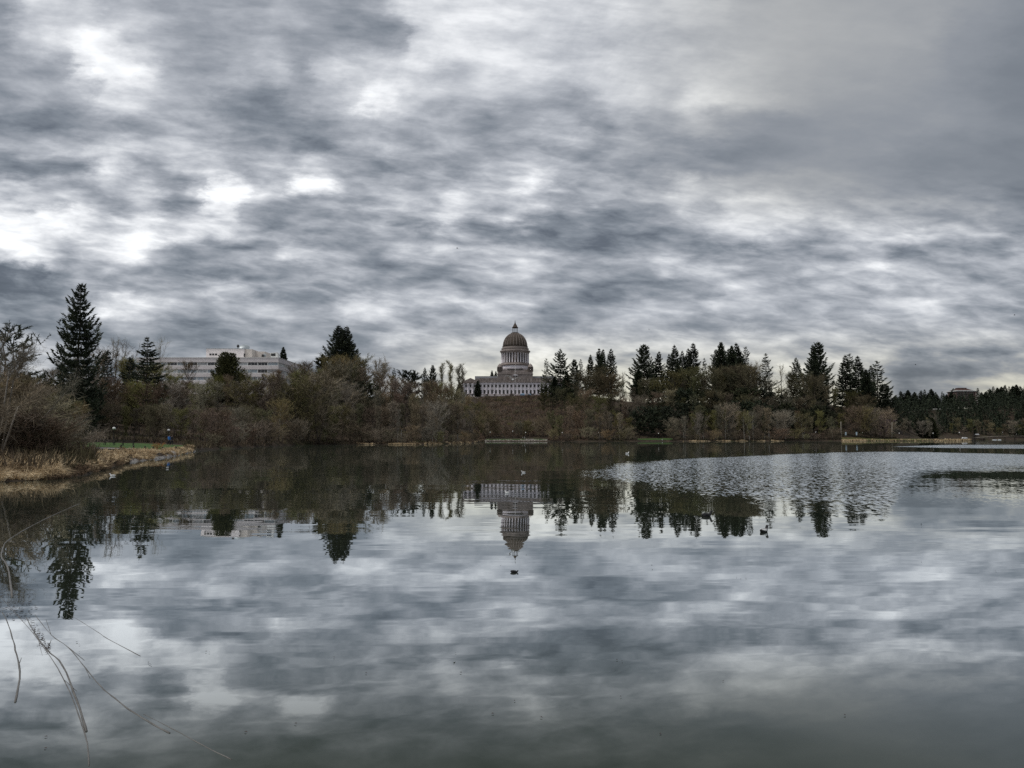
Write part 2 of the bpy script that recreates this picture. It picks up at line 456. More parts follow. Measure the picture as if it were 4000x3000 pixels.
def ground(px, d):
    """height of the land at photograph column px and distance d"""
    off = d - shore(px)
    xw = px_x(px, d)
    if abs(off) < 12 and (px < 1000 or px > 3250): off += (1.6 if px < 1000 else 1.2) * mnoise.noise((xw * .16, d * .16, 2.0)) + .5 * mnoise.noise((xw * .7, d * .7, 8.0))
    i, j, t = _pair(px)
    e = interp(_OFFS[i][1], off) * (1 - t) + interp(_OFFS[j][1], off) * t
    if off > 0:
        ea = max(0.3, interp(PROFILES[i][1], d) * (1 - t) + interp(PROFILES[j][1], d) * t)
        w = min(1.0, off / 30.0)
        e = e * (1 - w) + ea * w
    k = min(1.0, max(0.0, off / 40.0))
    x = px_x(px, d)
    return e + k * 0.9 * mnoise.noise((x * 0.03, d * 0.03, 0.0)) * min(1.0, max(0.15, e / 6.0)) + (0.10 * mnoise.noise((x * 0.3, d * 0.3, 5.0)) if 0 < off else 0.0)

def land_strip(name, mat, cols, offs, lift=0.0, absolute=False):
    v, f = [], []
    n = len(offs)
    for px in cols:
        s = 0.0 if absolute else shore(px)
        for o in offs:
            d = s + o
            v.append((px_x(px, d), d, ground(px, d) + lift))
    for i in range(len(cols) - 1):
        for j in range(n - 1):
            f.append((i * n + j, (i + 1) * n + j, (i + 1) * n + j + 1, i * n + j + 1))
    me = bpy.data.meshes.new(name)
    me.from_pydata(v, [], f)
    me.polygons.foreach_set('use_smooth', [True] * len(f))
    me.materials.append(mat)
    return link(name, me)

M = {}
M['earth'] = surface('earth', (0.046, 0.036, 0.027), 0.95, 0.1, 0.5, 0.35, tint=(0.085, 0.060, 0.044), pos='World', patch=((0.045, 0.045, 0.022), 0.11, 0.52, 0.68))
M['grass'] = surface('grass', (0.050, 0.098, 0.026), 0.9, 0.15, 0.4, 1.3, pos='World', tint=(0.085, 0.135, 0.04))
M['rough_grass'] = surface('rough_grass', (0.105, 0.092, 0.035), 0.9, 0.15, 0.4, 0.5, pos='World', tint=(0.17, 0.135, 0.058), patch=((0.062, 0.088, 0.028), 0.25, 0.45, 0.62))
M['path'] = surface('path', (0.30, 0.28, 0.26), 0.9, 0.2, 0.2, 1.0, pos='World')
M['mud'] = surface('mud', (0.22, 0.195, 0.17), 0.55, 0.5, 0.4, 0.9, pos='World', tint=(0.36, 0.33, 0.30), patch=((0.08, 0.06, 0.045), 0.5, 0.45, 0.6))

cols = sorted(set(list(range(-4000, -200, 190)) + list(range(-200, 4300, 20)) + list(range(4300, 8100, 190)) + [int(s[0]) for s in SHORE]))
offs = [-60, -12, -3, -.8, 0, .6, 1.5, 3, 5, 8, 12, 16, 21, 27, 34, 42, 50, 60, 70, 82, 95, 110, 125, 140, 160, 180, 205, 230, 260, 290, 320, 345, 370, 420, 500, 650, 900, 1400, 2200]
tag(land_strip('terrain', M['earth'], cols, offs), 'brown wooded shore and bluff rising behind the lake', None, None, 'structure')

def rng_list(a, b, n):
    return [a + (b - a) * i / (n - 1) for i in range(n)]

# lawns, path and mown bank: thin sheets on the terrain
tag(land_strip('lawn', M['grass'], rng_list(120, 720, 31), rng_list(101, 137, 16), 0.12, True), 'strip of bright green lawn behind the reeds', None, None, 'structure')
tag(land_strip('lawn', M['grass'], rng_list(1899, 2134, 16), [4.6, 6, 8, 12, 16, 20], 0.16), 'strip of green lawn behind the pale stone wall', None, None, 'structure')
tag(land_strip('lawn', M['grass'], rng_list(2490, 2625, 12), [5, 7, 10, 15, 22, 28], 0.16), 'short strip of lawn below the conifer bluff', None, None, 'structure')
tag(land_strip('lawn', M['rough_grass'], rng_list(3284, 3785, 40), [1.2, 2, 3, 5, 8, 12, 18, 26], 0.18), 'rough green and straw coloured grass spit at the water edge', None, None, 'structure')
tag(land_strip('path', M['path'], rng_list(2053, 2085, 8), [5, 6, 8, 12, 16], 0.24), 'pale path crossing the lawn behind the stone wall', None, None, 'structure')
tag(land_strip('path', M['path'], rng_list(380, 720, 16), [95.5, 96.5, 97.5, 98.5], 0.15, True), 'grey lakeside path behind the reeds', None, None, 'structure')

# ---- the lake
def water_material():
    m = bpy.data.materials.new('lake_water')
    m.use_nodes = True
    t = m.node_tree
    t.nodes.clear()
    g = NT(t)
    geo = g.n('ShaderNodeNewGeometry')
    px_, py_, pz_ = g.sep(geo.outputs['Position'])
    d = g.math('MAXIMUM', py_, 1.0)
    ang = g.math('DIVIDE', px_, d)
    # cat's-paws: patches of wind-ruffled water.  Edges given as (column, row) of the lake surface
    def edge(pts):
        st = []
        for cxp, ryp in pts:
            x, y = on_water(cxp / 0.553, ryp / 0.553)
            st.append(((x / y + 1.0) / 2.0, math.log(y) / 8.0))
        r = g.ramp(g.math('MULTIPLY_ADD', ang, 0.5, 0.5, clamp=True), st)
        return g.math('MULTIPLY', r, 8.0)
    wob = g.noise(g.xyz(g.math('MULTIPLY', px_, 0.16), g.math('MULTIPLY', py_, 0.10), 0.0), 1.0, 6.0, 0.72)
    wob = g.math('MULTIPLY', g.math('SUBTRACT', wob, 0.5), 0.85)
    ld = g.math('LOGARITHM', d, math.e)
    ldw = g.math('ADD', ld, wob)
    far_e = edge([(1100, 1030), (1160, 1018), (1300, 1000), (1450, 990), (1600, 984), (1800, 976), (1920, 974), (2212, 980), (2500, 985)])
    near_e = edge([(1100, 1030), (1160, 1026), (1300, 1045), (1420, 1062), (1560, 1076), (1700, 1088), (1850, 1106), (1915, 1112), (1945, 1075), (1985, 1030), (2050, 1022), (2212, 1018), (2500, 1018)])
    p1 = g.math('MULTIPLY', g.rng(g.math('SUBTRACT', far_e, g.math('MULTIPLY_ADD', wob, g.rng(ang, 0.02, 0.25, 0.9, 0.22), ld)), 0.0, g.rng(ang, 0.02, 0.25, 0.45, 0.09)), g.rng(g.math('SUBTRACT', ldw, near_e), -0.10, 0.30))
    p1 = g.math('MULTIPLY', p1, g.rng(g.math('ADD', ang, g.math('MULTIPLY', wob, 0.10)), 0.02, 0.15))
    far2 = edge([(1000, 958), (1920, 964.5), (2050, 960.5), (2500, 960)])
    near2 = edge([(1000, 958), (1920, 965.0), (2050, 968), (2212, 969.5), (2500, 970)])
    p2 = g.math('MULTIPLY', g.rng(g.math('SUBTRACT', far2, ld), 0.0, 0.05), g.rng(g.math('SUBTRACT', ld, near2), -0.03, 0.05))
    near3 = edge([(1000, 1085), (1850, 1085), (1950, 1090), (2212, 1110), (2500, 1110)])
    p3 = g.math('MULTIPLY', g.math('MULTIPLY', g.rng(ang, 0.24, 0.33), g.rng(g.math('SUBTRACT', ldw, near3), -0.12, 0.2)), g.rng(ld, 3.9, 3.7))
    patch = g.math('MAXIMUM', g.math('MAXIMUM', p1, p2), g.math('MULTIPLY', p3, 0.12))
    # slopes of the small waves
    def waves(sx, sy, detail, seed):
        c = g.noise(g.xyz(g.math('MULTIPLY', px_, sx), g.math('MULTIPLY', py_, sy), seed), 1.0, detail, 0.55, 0.0, True)
        s = g.sep(c)
        return g.math('SUBTRACT', s[0], 0.5), g.math('SUBTRACT', s[1], 0.5)
    ax, ay = waves(8.5, 3.0, 2.0, 0.0)          # wind ripples
    bx, by = waves(0.55, 2.6, 2.0, 7.0)         # long-crested ripples
    lx, ly = waves(0.10, 0.55, 1.0, 3.0)        # slow swell
    gust = g.rng(g.noise(g.xyz(g.math('MULTIPLY', px_, 0.05), g.math('MULTIPLY', py_, 0.12), 2.0), 1.0, 2.0, 0.5), 0.35, 0.75, 0.35, 1.35)
    wa = g.math('MULTIPLY', patch, 0.30)
    # the mirror-calm water still carries faint ripples
    wb = g.math('MULTIPLY', gust, g.math('ADD', 0.015, g.math('MULTIPLY', g.rng(ld, 3.6, 2.2), 0.006)))
    wl = 0.010
    sx = g.math('ADD', g.math('ADD', g.math('MULTIPLY', ax, g.math('MULTIPLY', wa, 0.8)), g.math('MULTIPLY', bx, g.math('MULTIPLY', wb, 0.5))), g.math('MULTIPLY', lx, wl))
    sy = g.math('ADD', g.math('ADD', g.math('MULTIPLY', ay, wa), g.math('MULTIPLY', by, wb)), g.math('MULTIPLY', ly, wl))
    # wave faces turned towards the viewer hide those turned away
    sy = g.math('SUBTRACT', sy, g.math('MULTIPLY', patch, g.rng(ld, 3.5, 4.5, 0.016, 0.048)))
    nv = g.n('ShaderNodeVectorMath', operation='NORMALIZE')
    g.link(g.xyz(sx, sy, 1.0), nv.inputs[0])
    body = g.n('ShaderNodeBsdfDiffuse')
    murk = g.noise(g.xyz(g.math('MULTIPLY', px_, 0.25), g.math('MULTIPLY', py_, 0.25), 9.0), 1.0, 3.0, 0.6)
    g.link(g.ramp(murk, [(0.3, (0.029, 0.038, 0.029)), (0.7, (0.045, 0.053, 0.036))]), body.inputs['Color'])
    gl = g.n('ShaderNodeBsdfGlossy')
    gl.inputs['Roughness'].default_value = 0.0
    gl.inputs['Color'].default_value = (0.94, 0.975, 1.0, 1)
    g.link(nv.outputs[0], gl.inputs['Normal'])
    lw = g.n('ShaderNodeLayerWeight')
    lw.inputs['Blend'].default_value = 0.5
    refl = g.ramp(lw.outputs['Facing'], [(0.0, 0.03), (0.56, 0.02), (0.61, 0.05), (0.66, 0.18), (0.72, 0.43), (0.79, 0.68), (0.90, 0.80), (1.0, 0.84)])
    mx = g.n('ShaderNodeMixShader')
    g.link(refl, mx.inputs[0])
    g.link(body.outputs[0], mx.inputs[1])
    g.link(gl.outputs[0], mx.inputs[2])
    out = g.n('ShaderNodeOutputMaterial')
    g.link(mx.outputs[0], out.inputs[0])
    return m

M['water'] = water_material()
wv = MB()
wv.add([(-9000, -3000, 0), (9000, -3000, 0), (9000, 9000, 0), (-9000, 9000, 0)], [(0, 1, 2, 3)])
tag(wv.obj('lake', M['water']), 'calm grey lake mirroring sky and trees', None, None, 'structure')
# ------------------------------------------------------------------ plants
def rot_frame(d):
    """two unit vectors across d (arrays)"""
    d = d / np.linalg.norm(d, axis=-1, keepdims=True)
    up = np.where(np.abs(d[..., 2:3]) > 0.93, np.array([1.0, 0, 0]), np.array([0, 0, 1.0]))
    a = np.cross(d, up); a /= np.linalg.norm(a, axis=-1, keepdims=True)
    return a, np.cross(a, d)

def blades(p, d, ln, wd, rs):
    """thin triangles from points p along d"""
    a, b = rot_frame(d)
    t = rs.uniform(0, 2 * np.pi, len(p))[:, None]
    s = (a * np.cos(t) + b * np.sin(t)) * (wd * 0.5)[:, None]
    tip = p + d / np.linalg.norm(d, axis=1, keepdims=True) * ln[:, None]
    return np.stack([p - s, p + s, tip], axis=1)

def conifer_mesh(seed, H, Rb, start=0.12, droop=0.30, lift=0.35, whorls=40, per=6, leaf=0.9, dens=1.0, pw=0.92, ragged=0.35, gaps=0.12, lean=0.0, blunt=0.0):
    """trunk mesh and crown triangles of a fir or spruce standing at the origin"""
    rs = np.random.RandomState(seed)
    tm = MB()
    n = 8
    wob = rs.uniform(-1, 1, (n + 1, 2)) * 0.012 * H
    pts = [(wob[i, 0] * (i / n) + lean * (i / n) ** 2, wob[i, 1] * (i / n), H * i / n) for i in range(n + 1)]
    tm.tube(pts, [H * 0.0125 * (1 - 0.93 * i / n) + 0.03 for i in range(n + 1)], 7)
    P = np.array(pts)
    def axis(z):
        return np.array([np.interp(z, P[:, 2], P[:, 0]), np.interp(z, P[:, 2], P[:, 1]), z])
    tris = []
    side = rs.uniform(0.75, 1.15, 12)
    for w in range(whorls):
        t = start + (0.985 - start) * (w + rs.uniform(-.3, .3)) / (whorls - 1)
        t = min(0.99, max(start, t))
        s = (1 - t) / (1 - start)
        prof = (s ** pw) * (1 - 0.35 * max(0.0, (s - 0.82) / 0.18)) + blunt * (1 - s) * s * 1.5
        for k in range(per):
            if rs.rand() < gaps: continue
            az = 2 * np.pi * (k + rs.uniform(-.4, .4)) / per + w * 2.4
            L = Rb * prof * (1 - ragged + 2 * ragged * rs.rand() ** 1.3) * side[int(az / (2 * np.pi) * 12) % 12] + 0.25
            rad = np.array([np.cos(az), np.sin(az), 0.0])
            tan = np.array([-np.sin(az), np.cos(az), 0.0])
            base = axis(t * H)
            up0 = 0.5 * (1 - s) - 0.10
            m = max(4, int((5 + L * 5.5) * dens))
            u = rs.rand(m) ** 0.75
            sag = up0 * u - droop * (u - 0.25 * u ** 2) + lift * u ** 3
            pos = base + rad * (u * L)[:, None] + np.array([0, 0, 1.0]) * (sag * L)[:, None]
            wid = (0.30 * L + 0.15) * (1.0 - 0.75 * u)
            off = rs.uniform(-1, 1, m)
            pos = pos + tan * (off * wid)[:, None]
            pos[:, 2] -= np.abs(rs.normal(0, 0.10, m)) * (0.6 + 0.12 * L)
            d = rad * (0.75 + 0.3 * u)[:, None] + tan * (off * 0.9)[:, None] + np.array([0, 0, 1.0]) * (rs.uniform(-0.75, 0.15, m) + lift * 2.2 * u ** 3)[:, None]
            sz = leaf * rs.uniform(0.6, 1.25, m) * (0.55 + 0.45 * min(1.0, L / 2.0))
            tris.append(blades(pos, d, sz, sz * rs.uniform(0.30, 0.55, m), rs))
    m = 26
    zz = H * rs.uniform(0.95, 1.0, m)
    pos = np.array([axis(z) for z in zz])
    a = rs.uniform(0, 2 * np.pi, m)
    d = np.stack([np.cos(a) * .6, np.sin(a) * .6, rs.uniform(.3, 1.2, m)], 1)
    tris.append(blades(pos, d, np.full(m, leaf * 0.7), np.full(m, leaf * 0.22), rs))
    return tm, np.concatenate(tris)

def broad_mesh(seed, H, Rc, base=0.18, n1=16, n2=10, n3=17, twig=1.2, tw=0.075, trunk=0.013, rise=0.8, stems=1, flat=0.0, spread=1.0, lean=0.0, top=1.0):
    """leafless tree: (trunk and limbs, twig triangles)"""
    rs = np.random.RandomState(seed)
    tm = MB()
    tris = []
    for s in range(stems):
        a0 = rs.uniform(0, 6.28)
        sl = (0.10 + 0.25 * rs.rand()) if stems > 1 else 0.05 * rs.rand()
        Hs = H * (1.0 if s == 0 else rs.uniform(0.7, 0.98))
        n = 7
        bend = rs.uniform(-1, 1, (n + 1, 2)) * 0.018 * H
        tp = np.array([[np.cos(a0) * sl * Hs * (i / n) * 0.8 + bend[i, 0] * (i / n) + lean * H * (i / n) ** 1.2, np.sin(a0) * sl * Hs * (i / n) * 0.8 + bend[i, 1] * (i / n), Hs * 0.93 * i / n] for i in range(n + 1)])
        r0 = H * trunk / math.sqrt(stems)
        rr = np.array([r0 * (1 - 0.88 * i / n) + 0.015 for i in range(n + 1)])
        tm.tube(tp, list(rr), 6)
        k1 = max(4, n1 // stems + (1 if stems > 1 else 0))
        for i in range(k1):
            t = base + (0.97 - base) * ((i + rs.rand()) / k1) ** 0.9
            p0 = np.array([np.interp(t, np.linspace(0, 1, n + 1), tp[:, c]) for c in range(3)])
            az = i * 2.4 + rs.uniform(-.5, .5) + a0
            sh = (1 - t) / (1 - base)
            L = Rc * spread * (0.50 + 0.62 * math.sin(math.pi * min(1.0, sh * 0.9 + 0.13))) * rs.uniform(0.75, 1.15)
            el = rise * rs.uniform(0.6, 1.3) + 0.35 * (1 - sh)
            dr = np.array([np.cos(az) * np.cos(el), np.sin(az) * np.cos(el), np.sin(el)])
            Lz = min(L, (H * top * 1.02 - p0[2]) / max(0.2, dr[2])) if dr[2] > 0 else L
            L = max(0.5, Lz)
            mid = p0 + dr * L * 0.5 + rs.normal(0, 0.05 * L, 3)
            end = p0 + dr * L + np.array([0, 0, 0.12 * L * rise]) + rs.normal(0, 0.06 * L, 3)
            rb = 0.4 * np.interp(t, np.linspace(0, 1, n + 1), rr)
            tm.tube([p0, mid, end], [rb, rb * 0.6, rb * 0.22 + 0.006], 4)
            # secondary branches
            u = rs.uniform(0.15, 1.0, n2)
            q0 = np.where((u < .5)[:, None], p0 + (mid - p0) * (u * 2)[:, None], mid + (end - mid) * ((u - .5) * 2)[:, None])
            jit = rs.normal(0, 1, (n2, 3)); jit[:, 2] = np.abs(jit[:, 2]) * rise * 0.9 - 0.1 - flat
            d2 = dr * 0.8 + jit * 0.62
            d2 /= np.linalg.norm(d2, axis=1, keepdims=True)
            l2 = L * rs.uniform(0.28, 0.6, n2)
            tris.append(blades(q0, d2, l2, np.full(n2, tw * 1.5), rs))
            # twigs
            m = n2 * n3
            idx = np.repeat(np.arange(n2), n3)
            w = rs.uniform(0.15, 1.0, m)
            r0_ = q0[idx] + d2[idx] * (l2[idx] * w)[:, None]
            j3 = rs.normal(0, 1, (m, 3)); j3[:, 2] = j3[:, 2] * 0.8 + 0.35 * rise - flat
            d3 = d2[idx] * 0.7 + j3 * 0.65
            tris.append(blades(r0_, d3, twig * rs.uniform(0.5, 1.2, m), tw * rs.uniform(0.6, 1.1, m), rs))
    return tm, np.concatenate(tris)

M['bark'] = surface('bark', (0.095, 0.078, 0.062), 0.9, 0.15, 0.4, 1.5)
M['pale_bark'] = surface('pale_bark', (0.34, 0.32, 0.28), 0.85, 0.2, 0.4, 1.2, tint=(0.48, 0.45, 0.40))
M['twig'] = surface('twig', (0.211, 0.170, 0.105), 0.9, 0.1, 0.35, 0.22, tint=(0.280, 0.232, 0.142), rand=0.75)
M['grey_twig'] = surface('grey_twig', (0.237, 0.208, 0.160), 0.9, 0.1, 0.35, 0.22, tint=(0.310, 0.271, 0.206), rand=0.65)
M['red_twig'] = surface('red_twig', (0.189, 0.144, 0.107), 0.9, 0.1, 0.3, 0.25, tint=(0.245, 0.191, 0.139), rand=0.6)
M['moss_twig'] = surface('moss_twig', (0.191, 0.174, 0.086), 0.9, 0.1, 0.35, 0.22, tint=(0.262, 0.243, 0.110), rand=0.7)
M['olive'] = surface('olive', (0.095, 0.100, 0.050), 0.75, 0.2, 0.5, 0.5, tint=(0.16, 0.16, 0.075), rand=0.3)
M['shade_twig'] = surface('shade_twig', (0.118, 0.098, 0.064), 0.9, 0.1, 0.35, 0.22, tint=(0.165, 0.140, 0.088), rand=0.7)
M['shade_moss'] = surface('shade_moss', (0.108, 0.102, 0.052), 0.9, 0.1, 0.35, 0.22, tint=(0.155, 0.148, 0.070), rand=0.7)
M['ivy'] = surface('ivy', (0.046, 0.052, 0.027), 0.75, 0.2, 0.5, 0.5, tint=(0.085, 0.090, 0.042), rand=0.4)
M['needle'] = surface('needle', (0.036, 0.046, 0.029), 0.7, 0.2, 0.5, 0.35, tint=(0.080, 0.092, 0.050), rand=0.5)
M['pale_needle'] = surface('pale_needle', (0.105, 0.115, 0.062), 0.7, 0.2, 0.4, 0.35, tint=(0.17, 0.17, 0.09), rand=0.3)
M['pink_twig'] = surface('pink_twig', (0.26, 0.19, 0.21), 0.9, 0.1, 0.3, 0.5)

PROTO = {}
def proto(key, maker, crown_mat, trunk_mat='bark', H=None, **kw):
    """meshes of one kind of tree, built once; H = height it was built at"""
    tm, V = maker(H=H, **kw)
    PROTO[key] = (tm.mesh('trunk', M[trunk_mat]), V, {}, H)
    crown_of(key, crown_mat)
def crown_of(key, mat):
    tr, V, cr, H = PROTO[key]
    if mat not in cr:
        cr[mat] = tri_mesh('crown', V, M[mat])
    return cr[mat]

_trunks = {}
def trunk_of(key, mat):
    if mat is None: return PROTO[key][0]
    if (key, mat) not in _trunks:
        t = PROTO[key][0].copy(); t.materials.clear(); t.materials.append(M[mat])
        _trunks[(key, mat)] = t
    return _trunks[(key, mat)]

N_TREES = [0]
def tree(name, key, px, d, top, label, cat='tree', group=None, crown=None, bark=None, wide=1.0, rz=None, sink=0.15, min_h=1.0, height=None):
    """a tree standing on the land at column px and distance d whose top reaches photograph row `top`"""
    z = ground(px, d) - sink
    H = height if height else max(min_h, px_z(top, d) - z)
    tr, V, cr, H0 = PROTO[key]
    s = H / H0
    N_TREES[0] += 1
    rz = rz if rz is not None else (N_TREES[0] * 2.399) % 6.283
    o = thing(name, label, cat, (px_x(px, d), d, z), rz, group)
    o.scale = (s * wide, s * wide, s)
    link('trunk', trunk_of(key, bark), o)
    link('crown', crown_of(key, crown or list(cr)[0]), o)
    return o

# firs of the bluff: tall, ragged, some twin-topped
proto('fir', conifer_mesh, 'needle', H=40.0, seed=11, Rb=11.0, start=0.12, whorls=40, per=6, leaf=1.40, dens=1.45)
proto('fir_slim', conifer_mesh, 'needle', H=40.0, seed=12, Rb=9.0, start=0.10, whorls=44, per=5, leaf=1.29, dens=1.59, gaps=0.2, ragged=0.42)
proto('fir_ragged', conifer_mesh, 'needle', H=40.0, seed=13, Rb=12.0, start=0.14, whorls=32, per=5, leaf=1.46, dens=1.45, gaps=0.28, ragged=0.5, pw=0.8)
proto('fir_dense', conifer_mesh, 'needle', H=40.0, seed=14, Rb=12.0, start=0.06, whorls=48, per=7, leaf=1.51, dens=1.67, gaps=0.06, ragged=0.3)
proto('fir_broad', conifer_mesh, 'needle', H=40.0, seed=15, Rb=13.0, start=0.10, whorls=38, per=6, leaf=1.46, dens=1.59, gaps=0.15, ragged=0.4, pw=0.72, blunt=0.10)
proto('fir_open', conifer_mesh, 'needle', H=40.0, seed=16, Rb=10.5, start=0.14, whorls=30, per=5, leaf=1.23, dens=1.16, gaps=0.25, ragged=0.45)
proto('spire', conifer_mesh, 'needle', H=14.0, seed=17, Rb=2.6, start=0.05, whorls=30, per=6, leaf=0.6, dens=1.6, gaps=0.06)
proto('yew', conifer_mesh, 'needle', H=12.0, seed=18, Rb=3.0, start=0.02, whorls=34, per=8, leaf=0.7, dens=2.4, gaps=0.0, ragged=0.12, pw=0.8, droop=0.1, lift=0.3)
# bare trees
proto('alder', broad_mesh, 'twig', H=14.0, seed=31, Rc=4.2)
proto('alder_slim', broad_mesh, 'twig', H=14.0, seed=32, Rc=2.9, n1=15, rise=1.0)
proto('maple', broad_mesh, 'twig', H=14.0, seed=33, Rc=5.6, n1=20, n2=11, n3=16, rise=0.7, base=0.22)
proto('multi', broad_mesh, 'twig', H=14.0, seed=34, Rc=3.8, stems=3, n1=18, rise=0.9)
proto('willow', broad_mesh, 'twig', H=10.0, seed=35, Rc=4.6, n1=20, n2=11, n3=16, rise=0.6, base=0.1, stems=2, twig=1.0, tw=0.06)
proto('bush', broad_mesh, 'twig', H=4.0, seed=36, Rc=2.6, stems=4, n1=20, n2=7, n3=9, base=0.05, twig=0.7, tw=0.045, trunk=0.01, rise=0.7)
proto('bush_round', broad_mesh, 'twig', H=4.0, seed=37, Rc=3.0, stems=5, n1=25, n2=7, n3=9, base=0.05, twig=0.65, tw=0.045, trunk=0.009, rise=0.5)
proto('poplar', broad_mesh, 'moss_twig', H=20.0, seed=38, Rc=3.2, n1=22, n2=9, n3=8, rise=1.25, base=0.12, twig=1.5, tw=0.10)
proto('airy', broad_mesh, 'grey_twig', H=14.0, seed=39, Rc=4.0, n1=13, n2=7, n3=5, rise=1.0, base=0.3, twig=1.2, tw=0.05)
proto('evergreen', broad_mesh, 'ivy', H=14.0, seed=40, Rc=4.6, n1=18, n2=10, n3=14, rise=0.45, base=0.08, twig=0.9, tw=0.42)
proto('ivy_column', broad_mesh, 'ivy', H=16.0, seed=41, Rc=2.4, n1=22, n2=8, n3=12, rise=0.6, base=0.04, twig=0.9, tw=0.40)
# ------------------------------------------------------------------ conifers, each where it stands
def hero_spruce():
    tm, V = conifer_mesh(seed=77, H=29.0, Rb=6.6, start=0.08, droop=0.50, lift=0.62, whorls=50, per=6, leaf=0.60, dens=3.6, pw=0.74, ragged=0.50, gaps=0.16)
    px, d = 298, 150
    z = ground(px, d) - 0.2
    H = px_z(1108, d) - z
    o = thing('spruce_tree', 'tall dark spruce with upswept branch tips, biggest tree left of the office block', 'conifer', (px_x(px, d), d, z), 0.7)
    o.scale = (1.0, 1.0, H / 29.0)
    link('trunk', tm.mesh('trunk', M['bark']), o)
    link('crown', tri_mesh('crown', V, M['needle']), o)
hero_spruce()

def layered_cedar():
    tm, V = conifer_mesh(seed=79, H=24.0, Rb=7.6, start=0.06, droop=0.12, lift=0.12, whorls=32, per=5, leaf=0.7, dens=2.8, pw=0.92, ragged=0.5, gaps=0.15)
    px, d = 568, 205
    z = ground(px, d) - 0.2
    H = px_z(1318, d) - z
    o = thing('cedar_tree', 'dark cedar with flat layered branches at the left end of the white office block', 'conifer', (px_x(px, d), d, z), 0.2)
    o.scale = (H / 24.0,) * 3
    link('trunk', tm.mesh('trunk', M['bark']), o)
    link('crown', tri_mesh('crown', V, M['needle']), o)
layered_cedar()

def twin_fir():
    px, d = 1335, 345
    z = ground(px, d) - 0.3
    H = px_z(1271, d) - z
    ta, Va = conifer_mesh(seed=81, H=H, Rb=15.0, start=0.10, whorls=46, per=7, leaf=0.95, dens=1.9, pw=0.95, ragged=0.25, gaps=0.05, lean=-1.6)
    tb, Vb = conifer_mesh(seed=82, H=H * 0.99, Rb=14.5, start=0.2, whorls=38, per=7, leaf=0.9, dens=1.9, pw=0.95, ragged=0.25, gaps=0.05, lean=1.7)
    ta.add(tb.v, tb.f, True)
    o = thing('fir_tree', 'broad twin-topped fir standing alone on the hill between office block and domed building', 'conifer', (px_x(px, d), d, z))
    link('trunk', ta.mesh('trunk', M['bark']), o)
    link('crown', tri_mesh('crown', np.concatenate([Va, Vb]), M['needle']), o)
twin_fir()

def twin_cypress():
    px, d = 884, 296
    z = ground(px, d) - 0.3
    H = px_z(1376, d) - z
    ta, Va = conifer_mesh(seed=83, H=H, Rb=7.6, start=0.05, whorls=36, per=8, leaf=0.8, dens=1.7, pw=0.78, ragged=0.25, gaps=0.04, lean=-1.0, droop=0.1, lift=0.5)
    tb, Vb = conifer_mesh(seed=84, H=H * 0.98, Rb=6.6, start=0.25, whorls=30, per=8, leaf=0.8, dens=1.6, pw=0.8, ragged=0.25, gaps=0.04, lean=1.7, droop=0.1, lift=0.5)
    ta.add(tb.v, tb.f, True)
    o = thing('cypress_tree', 'rounded olive green evergreen with two tops in front of the white office block', 'conifer', (px_x(px, d), d, z))
    link('trunk', ta.mesh('trunk', M['bark']), o)
    link('crown', tri_mesh('crown', np.concatenate([Va, Vb]), M['olive']), o)
twin_cypress()

def old_pine(px, d, top, seed, label, Rc, lean):
    z = ground(px, d) - 0.2
    H = px_z(top, d) - z
    tm, V = broad_mesh(seed=seed, H=H, Rc=Rc, base=0.42, n1=15, n2=8, n3=22, twig=0.5, tw=0.16, rise=0.35, trunk=0.013, lean=lean)
    o = thing('pine_tree', label, 'conifer', (px_x(px, d), d, z), seed)
    link('trunk', tm.mesh('trunk', M['bark']), o)
    link('crown', tri_mesh('crown', V, M['needle']), o)
old_pine(14, 118, 1258, 91, 'dark pine cut by the edge of the picture above the leaning pale stems', 4.2, 0.0)
old_pine(68, 124, 1292, 92, 'dark pine with a drooping outer bough beside the one at the picture edge', 3.4, 0.03)

